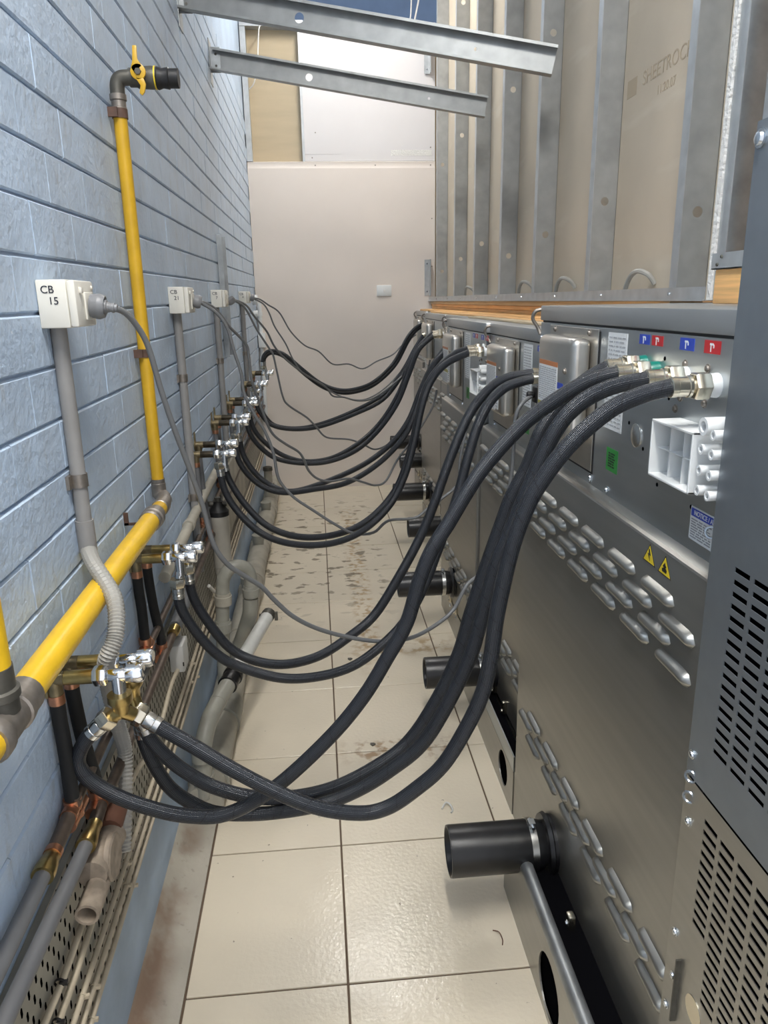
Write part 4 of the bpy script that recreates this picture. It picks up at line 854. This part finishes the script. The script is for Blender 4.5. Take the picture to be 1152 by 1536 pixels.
# risers of the nearest pairs, lagged black, with copper ends
def riser(y, z1, yb, z0, label, m, xb=-.430, r=.0095):
    t = thing('water_riser', label, 'water pipe', (xb, yb, z0), 'risers below the stop valves')
    P = smooth_path([(-.436, y, z1), (-.436, y+(yb-y)*.1, z1-.03), (-.433, y+(yb-y)*.5, (z0+z1)/2), (xb, yb, z0+.03), (xb, yb, z0)])
    part(MB().tube(P, r+.0005, 12), 'lagging', m, t, smooth=60)
    e = part(MB().lathe((xb, yb, z0-.028), (0, 0, 1), [(0, r), (.003, r+.004), (.012, r+.004), (.013, r+.001), (.020, r+.001), (.021, r+.0035), (.036, r+.0035)], 14), 'copper_tee', 'copper', t, smooth=40)
    part(MB().tube([(xb, yb-.035, z0-.02), (xb, yb+.035, z0-.02)], r+.002, 12), 'tee_run', 'copper', e)
for g, (pair, zz) in enumerate(zip(VP, ((.712, .66), (.735, .66), (.76, .68), (.78, .70), (.80, .72), (.82, .74), (.84, .76)))):
    for h in (0, 1):
        m = 'lag_black' if g < 2 else 'lagging'
        riser(pair[h][0], pair[h][1]-.042, pair[h][0]+(-.010, .015)[h], zz[h], '%s riser under the %s valve pair, %s' % (('front', 'rear')[h], ORD[g], 'lagged in black foam' if g < 2 else 'lagged in grey foam'), m, xb=(-.432, -.426)[h], r=(.0115, .0115)[h] if g < 2 else .0095)
# supply pipes along the wall
t = thing('supply_pipe', 'upper of the two grey lagged supply pipes at the lower left corner', 'water pipe', (-.43, .6, .735), 'supply pipes along the wall')
part(MB().cyl((-.433, .2, .706), (-.432, .945, .698), .0120, n=22), 'lagging', 'lagging', t)
part(MB().lathe((-.432, .94, .698), (0, 1, 0), [(0, .0165), (.010, .017), (.030, .0145), (.032, .0135), (.045, .013)], 20), 'brass_union', 'brass', t, smooth=40)
part(MB().lathe((-.432, .982, .699), (0, 1, 0), [(0, .0138), (.012, .0138)], 16), 'copper_collar', 'copper', t)
part(MB().cyl((-.432, .992, .699), (-.432, 1.07, .704), .0122, n=16), 'copper_pipe', 'copper_dark', t)
part(MB().lathe((-.432, 1.062, .704), (0, 1, 0), [(0, .0138), (.014, .0138), (.015, .0125), (.032, .0125)], 16), 'copper_collar', 'copper', t)
part(MB().tube([(-.425, 1.08, .715), (-.428, 1.7, .715), (-.428, 3.2, .745), (-.428, 5.8, .80)], .0085, 12), 'copper_run', 'copper_dark', t)
t = thing('supply_pipe', 'lower of the two grey lagged supply pipes at the lower left corner', 'water pipe', (-.415, .6, .665), 'supply pipes along the wall')
part(MB().cyl((-.417, .2, .690), (-.415, 1.075, .640), .0120, n=22), 'lagging', 'lagging', t)
part(MB().lathe((-.415, 1.07, .640), (0, 1, 0), [(0, .0165), (.010, .017), (.034, .0140), (.036, .0132), (.055, .013)], 20), 'brass_union', 'brass', t, smooth=40)
part(MB().cyl((-.415, 1.12, .640), (-.420, 1.19, .640), .0122, n=16), 'copper_pipe', 'copper_dark', t)
part(MB().lathe((-.420, 1.175, .640), (0, 1, 0), [(0, .0138), (.02, .0138)], 16), 'copper_collar', 'copper', t)
part(MB().tube([(-.412, 1.18, .645), (-.415, 1.7, .645), (-.418, 3.2, .675), (-.418, 5.8, .73)], .0105, 12), 'copper_run', 'copper_dark', t)
part(MB().lathe((-.413, 1.86, .655), (0, 1, 0), [(0, .013), (.012, .016), (.016, .013), (.03, .016), (.034, .012)], 14), 'brass_joint', 'brass', t)
part(MB().cyl((-.414, 1.90, .655), (-.416, 2.15, .66), .0175, n=16), 'sleeve', 'lagging', t)
for y, z, r in ((2.15, .66, .022), (1.98, .73, .015)):
    part(MB().lathe((-.418, y, z), (0, 1, 0), [(0, r), (.02, r)], 14), 'pipe_clip', 'iron_grey' if r > .02 else 'brass', t)
t = thing('wall_pipe', 'dusty grey pipe running along the wall behind the second valve pair', 'pipe', (-.42, 2.3, .80))
part(MB().tube([(-.428, 1.9, .80), (-.428, 2.55, .83), (-.428, 5.7, .90)], .016, 14), 'pipe', 'pvc_dusty', t)
for y, z in ((2.3, .82), (2.5, .828)): part(MB().lathe((-.428, y, z), (0, 1, 0), [(0, .02), (.03, .02)], 16), 'collar', 'pvc_dusty', t)
# ---- cable tray: perforated strip fixed to the wall
TS = .012
def tz(y, z): return z+TS*(y-1.2)
t = thing('cable_tray', 'perforated beige metal cable tray running low along the blue wall', 'cable tray', (-.44, 3, .31))
mb = MB(); NR = 14; z0, z1 = .315, .635; rh = (z1-z0)/NR; XT = -.4385
Y0, Y1 = .45, 5.9; PIT = .027; SW = .0068
for r in range(NR):
    a, b = z0+rh*r, z0+rh*(r+1); m1, m2 = a+rh*.14, a+rh*.86
    for (p, q) in ((a, m1), (m2, b)): mb.quad((XT, Y0, tz(Y0, p)), (XT, Y1, tz(Y1, p)), (XT, Y1, tz(Y1, q)), (XT, Y0, tz(Y0, q)))
    y = Y0; yo = Y0+(r % 2)*PIT/2+.01
    while yo < Y1-SW:
        mb.quad((XT, y, tz(y, m1)), (XT, yo, tz(yo, m1)), (XT, yo, tz(yo, m2)), (XT, y, tz(y, m2)))
        for (p, q, e) in ((m1, m1+.003, 0), (m2-.003, m2, 1)):      # slot ends narrow to a point
            for sd in (0, 1):
                y_ = yo if sd == 0 else yo+SW; k = 1 if sd == 0 else -1; zt = q if e else p; zi = p if e else q
                mb.quad((XT, y_, tz(y_, zt)), (XT, y_+k*SW*.35, tz(y_, zt)), (XT, y_, tz(y_, zi)))
        y = yo+SW; yo += PIT
    mb.quad((XT, y, tz(y, m1)), (XT, Y1, tz(Y1, m1)), (XT, Y1, tz(Y1, m2)), (XT, y, tz(y, m2)))
part(mb, 'perforated_sheet', 'tray_metal', t, smooth=0)
part(MB().prism([(-.4490, Y0, tz(Y0, z0)), (-.4480, Y0, tz(Y0, z0)), (-.4480, Y0, tz(Y0, z1)), (-.4490, Y0, tz(Y0, z1))], (0, Y1-Y0, TS*(Y1-Y0))), 'tray_gap_shade', 'void', t)  # near-black sheet before the wall, paints the shade seen through the slots
for zz in (z0, z1): part(MB().prism([(-.449, Y0, tz(Y0, zz)-.001), (XT+.0005, Y0, tz(Y0, zz)-.001), (XT+.0005, Y0, tz(Y0, zz)+.001), (-.449, Y0, tz(Y0, zz)+.001)], (0, Y1-Y0, TS*(Y1-Y0))), 'tray_lip', 'tray_metal', t)
# ---- beige cables along the tray
def run(zb, x, r, ya, yb, label, wob=.002, seed=1, n=22, ties=()):
    rnd = random.Random(seed); P = []
    for i in range(n): y = ya+(yb-ya)*i/(n-1); P.append((x, y, tz(y, zb)+rnd.uniform(-wob, wob)))
    c = thing('cable', label, 'cable', P[0], 'beige cables on the cable tray'); part(MB().tube(smooth_path(P, 3), r, 8), 'sheath', 'beige_cable', c, smooth=60)
    for y in ties:
        k = MB().lathe((x, y, tz(y, zb)), (0, 1, 0), [(0, r+.0008), (0, r+.002), (.004, r+.002), (.004, r+.0008)], 10, caps=False).box(x, x+r+.006, y-.001, y+.005, tz(y, zb)-.003, tz(y, zb)+.003)
        part(k, 'cable_tie', ties_m, c)
ties_m = 'beige_cable'
run(.330, -.430, .0054, .5, 5.7, 'lowest of the three parallel beige cables along the tray edge', seed=3, ties=(1.02, 1.32, 1.75, 2.2))
run(.367, -.430, .0054, .5, 5.6, 'middle of the three parallel beige cables along the tray edge', seed=4, ties=(1.05, 1.28, 1.72, 2.1))
run(.404, -.430, .0054, .5, 5.5, 'highest of the three parallel beige cables along the tray edge', seed=5, ties=(1.0, 1.30, 1.78, 2.15))
ties_m = 'black'
run(.470, -.430, .0060, .5, 1.10, 'lower loose beige cable ending under the pipe fitting', wob=.006, seed=6, n=6, ties=(.86, .90))
run(.512, -.430, .0060, .5, 1.05, 'upper loose beige cable ending under the pipe fitting', wob=.008, seed=8, n=6, ties=(.93,))
c = thing('cable', 'loose beige cable rising from the tray to the small grey junction box', 'cable', (-.43, 1.25, .50), 'beige cables on the cable tray')
part(MB().tube(smooth_path([(-.43, 1.15, .47), (-.428, 1.28, .52), (-.427, 1.42, .53), (-.424, 1.55, .50), (-.42, 1.68, .51), (-.418, 1.80, .535), (-.415, 1.88, .535)]), .006, 8), 'sheath', 'beige_cable', c, smooth=60)
for y, z in ((1.34, .526), (1.62, .505)): part(MB().lathe((-.427, y, z), (0, 1, 0), [(0, .009), (.006, .009)], 8), 'cable_tie', 'black', c)
c = thing('cable', 'tangled pale cable on the tray beside the filter canister', 'cable', (-.42, 2.9, .45), 'beige cables on the cable tray')
part(MB().tube(smooth_path([(-.43, 2.6, .50), (-.41, 2.7, .43), (-.415, 2.85, .47), (-.42, 3.1, .52), (-.43, 3.4, .60), (-.43, 3.6, .62)]), .007, 8), 'sheath', 'wire_white', c, smooth=60)
part(MB().tube(smooth_path([(-.42, 2.65, .42), (-.40, 2.72, .46), (-.41, 2.80, .42), (-.40, 2.9, .46), (-.42, 3.0, .50)]), .005, 8), 'loose_strand', 'wire_white', c, smooth=60)
t = thing('junction_box', 'small grey junction box fixed on the cable tray', 'junction box', (-.41, 1.93, .50))
part(MB().box(-.438, -.398, 1.895, 1.965, .520, .600), 'box', 'box_grey', t, bevel=.004)
part(MB().tube(smooth_path([(-.42, 1.96, .60), (-.42, 1.97, .625), (-.425, 1.99, .65)]), .006, 8), 'gland', 'conduit_light', t)
part(MB().box(-.4, -.397, 1.883, 1.888, .545, .555), 'knockout', 'black', t)
t = thing('pipe_fitting', 'short open-ended grey plastic inspection fitting on the cable tray', 'pipe fitting', (-.405, 1.08, .58))
part(MB().cyl((-.408, 1.06, .590), (-.402, 1.165, .585), .025, n=20), 'barrel', 'fitting_dusty', t)
part(MB().cyl((-.382, 1.055, .572), (-.366, 1.17, .572), .034, n=20) if False else MB().lathe((-.392, 1.108, .585), (1, 0, 0), [(0, .040), (.008, .040), (.011, .036)], 22), 'lid', 'fitting_dusty', t)
part(MB().lathe((-.402, 1.0, .566), (0, 1, 0), [(.03, .013), (0, .015), (0, .0195), (.065, .0195)], 16, caps=False), 'spout', 'fitting_dusty', t)
part(MB().lathe((-.402, 1.03, .566), (0, 1, 0), [(0, .0125), (.001, .0001)], 14, caps=False), 'spout_bore', 'void', t)
part(MB().lathe((-.405, 1.16, .600), (0, 1, .15), [(0, .022), (.05, .022)], 14), 'neck', 'rust_brown', t)

# =================================================================== DRAINAGE ALONG THE FLOOR
t = thing('drain_main', 'fat grey plastic drain pipe lying in the gutter along the wall', 'drain pipe', (-.388, 4, .0))
part(MB().tube([(-.388, 1.93, .066), (-.388, 3.2, .070), (-.388, 5.95, .085)], .057, 24), 'pipe', 'pvc_dusty', t)
for y in (2.02, 2.36, 2.42, 3.02, 3.60, 3.72, 4.30, 4.40, 5.05, 5.15):
    part(MB().lathe((-.388, y, .069), (0, 1, 0), [(0, .056), (.002, .064), (.075, .064), (.077, .056)], 24), 'collar', 'pvc_grey' if y < 3 else 'pvc_dusty', t, smooth=40)
for y in (3.66, 4.36, 5.1):
    part(MB().cyl((-.388, y, .07), (-.337, y, .075), .026, n=16), 'side_port', 'pvc_dusty', t)
    part(MB().lathe((-.388, y-.14, .10), (0, -.05, 1), [(0, .032), (.05, .032), (.051, .036), (.085, .036)], 18), 'top_port', 'pvc_grey', t)
t = thing('standpipe', 'white pipe on a black coupling leaning out into the aisle over the floor', 'drain pipe', (-.385, 1.95, .06))
part(MB().tube(smooth_path([(-.388, 1.95, .08), (-.387, 1.955, .17), (-.384, 1.975, .235), (-.370, 2.03, .285), (-.350, 2.105, .305)], 6), .0265, 20), 'bend', 'pvc_grey', t, smooth=50)
for z in (.115, .20): part(MB().lathe((-.387, 1.953, z), (0, .06, 1), [(0, .0265), (.001, .0305), (.035, .0305), (.036, .0265)], 20), 'collar', 'pvc_grey', t, smooth=40)
a = V((-.350, 2.105, .305)); b = V((-.222, 2.66, .352)); d = (b-a).normalized()
part(MB().cyl(a-d*.01, a+d*.16, .0265, n=20), 'stub', 'pvc_grey', t)
part(MB().lathe(a+d*.085, d, [(0, .028), (.001, .032), (.016, .032), (.017, .0295), (.024, .0295), (.030, .0305), (.036, .0295), (.050, .0295), (.051, .033), (.066, .033), (.067, .028)], 22), 'coupling', 'rubber', t, smooth=40)
part(MB().lathe(a+d*.15, d, [(0, .0245), ((b-a).length-.15, .0245)], 20), 'pipe', 'pvc_white', t)
tape = MB().lathe(b-d*.035, d, [(0, .0252), (.02, .0268), (.034, .026), (.036, .020)], 12)
part(tape, 'end_tape', 'iron_dark', t)
part(MB().box(b.x-.036, b.x-.02, b.y-.02, b.y-.01, b.z-.012, b.z+.006).box(b.x+.022, b.x+.034, b.y-.025, b.y-.012, b.z-.02, b.z+.012), 'torn_flap', 'iron_dark', t)
t = thing('p_trap', 'grey plastic trap bent like an upside-down U beside the cable tray', 'drain trap', (-.38, 2.5, .12))
part(MB().tube(smooth_path([(-.388, 2.5, .10), (-.382, 2.5, .30), (-.366, 2.5, .53), (-.356, 2.502, .572), (-.336, 2.508, .598), (-.308, 2.517, .602), (-.283, 2.527, .588), (-.270, 2.533, .555), (-.272, 2.535, .50), (-.276, 2.535, .43)], 5), .0240, 18), 'bend', 'pvc_grey', t, smooth=50)
for z, x in ((.40, -.376), (.505, -.368)):
    part(MB().lathe((x, 2.5, z-.04), (.03, 0, 1), [(0, .026), (.001, .030), (.034, .0305), (.035, .027), (.045, .0265)], 22), 'union_nut', 'pvc_grey' if z < .5 else 'pvc_dusty', t, smooth=25)
part(MB().lathe((-.271, 2.535, .478), (0, 0, 1), [(0, .0305), (.030, .031), (.031, .027), (.042, .026)], 22), 'union_nut', 'pvc_grey', t, smooth=25)
part(MB().tube(smooth_path([(-.275, 2.535, .47), (-.278, 2.535, .425), (-.292, 2.55, .375), (-.33, 2.575, .27), (-.368, 2.60, .16), (-.385, 2.61, .09)], 5), .0275, 18), 'tail', 'pvc_grey', t, smooth=50)
t = thing('filter_canister', 'white filter canister with a black cap hung on the cable tray', 'water filter', (-.39, 2.74, .48))
part(MB().lathe((-.392, 2.74, .475), (0, 0, 1), [(0, .026), (.02, .032), (.05, .032), (.052, .034), (.225, .036), (.227, .037), (.255, .037)], 22), 'canister', 'canister', t, smooth=40)
part(MB().lathe((-.392, 2.74, .73), (0, 0, 1), [(0, .038), (.018, .038), (.024, .032), (.05, .018), (.055, .018)], 22), 'cap', 'black', t, smooth=40)
part(MB().tube([(-.43, 2.74, .775), (-.36, 2.74, .775)], .010, 10).cyl((-.392, 2.74, .76), (-.392, 2.74, .80), .012, n=10), 'head_fitting', 'iron_dark', t)
part(MB().box(-.446, -.392, 2.72, 2.76, .60, .62), 'bracket', 'iron_grey', t)
t = thing('drain_tee', 'cluster of dusty plastic drain tees at the far end below the end wall', 'drain pipe', (-.38, 5.3, .1))
part(MB().lathe((-.385, 5.30, .13), (0, 0, 1), [(0, .036), (.06, .036), (.061, .042), (.11, .042), (.111, .030), (.20, .030)], 20), 'upright', 'pvc_dusty', t, smooth=40)
part(MB().cyl((-.385, 5.30, .20), (-.33, 5.32, .20), .034, n=18), 'branch', 'pvc_dusty', t)
part(MB().lathe((-.385, 5.30, .33), (0, 0, 1), [(0, .036), (.025, .034), (.03, .02)], 14), 'cap', 'iron_dark', t)
t = thing('wall_panel', 'tan panel standing on the cable tray behind the fourth valve pair', 'panel', (-.43, 3.5, .55))
part(MB().box(-.437, -.412, 3.15, 3.95, .52, .80), 'panel', 'pvc_dusty', t, bevel=.004)
t = thing('corner_pipe', 'thin white pipe with a white box in the far left corner of the end wall', 'pipe', (-.425, 6.02, .9))
part(MB().cyl((-.425, 6.028, .62), (-.425, 6.028, 1.50), .016, n=12), 'pipe', 'white_plastic', t)
part(MB().box(-.446, -.392, 5.985, 6.048, 1.16, 1.27), 'box', 'white_plastic', t, bevel=.004)
for z in (1.06, 1.40): part(MB().lathe((-.425, 6.028, z), (0, 0, 1), [(0, .021), (.03, .021)], 12), 'collar', 'white_plastic', t)
# ---- litter on the tiles
def curl(P, r, m, label, cat): solo(MB().tube(smooth_path(P, 5), r, 6), 'debris', m, label, cat, P[0])
curl([(.325, 1.905, .004), (.340, 1.925, .010), (.352, 1.915, .010), (.356, 1.895, .006), (.350, 1.885, .004)], .003, 'pvc_white', 'small curl of white plastic on the tile in front of the second drain pipe', 'debris')
curl([(.375, 1.445, .003), (.388, 1.435, .006), (.392, 1.415, .004), (.388, 1.40, .003)], .0012, 'rust_brown', 'thin brown bent wire on the tile beside the nearest oven plinth', 'debris')
def chip(x, y, s, label):
    rnd = random.Random(int(x*1000+y*77)); pts = [(x+s*math.cos(a)*rnd.uniform(.5, 1.2)*1.4, y+s*math.sin(a)*rnd.uniform(.5, 1.2), .0004) for a in [i*math.pi/4 for i in range(8)]]
    solo(MB().prism(pts, (0, 0, .004)), 'debris', 'iron_dark', label, 'debris', (x, y, .0004))
chip(.14, 2.275, .010, 'dark scrap on the tile in front of the crossing hoses, left of the rust stain')
chip(.225, 2.23, .011, 'dark scrap on the tile lying on the rust stain')
chip(.03+.06, 2.93, .011, 'dark round scrap on the tile under the drooping near cable')
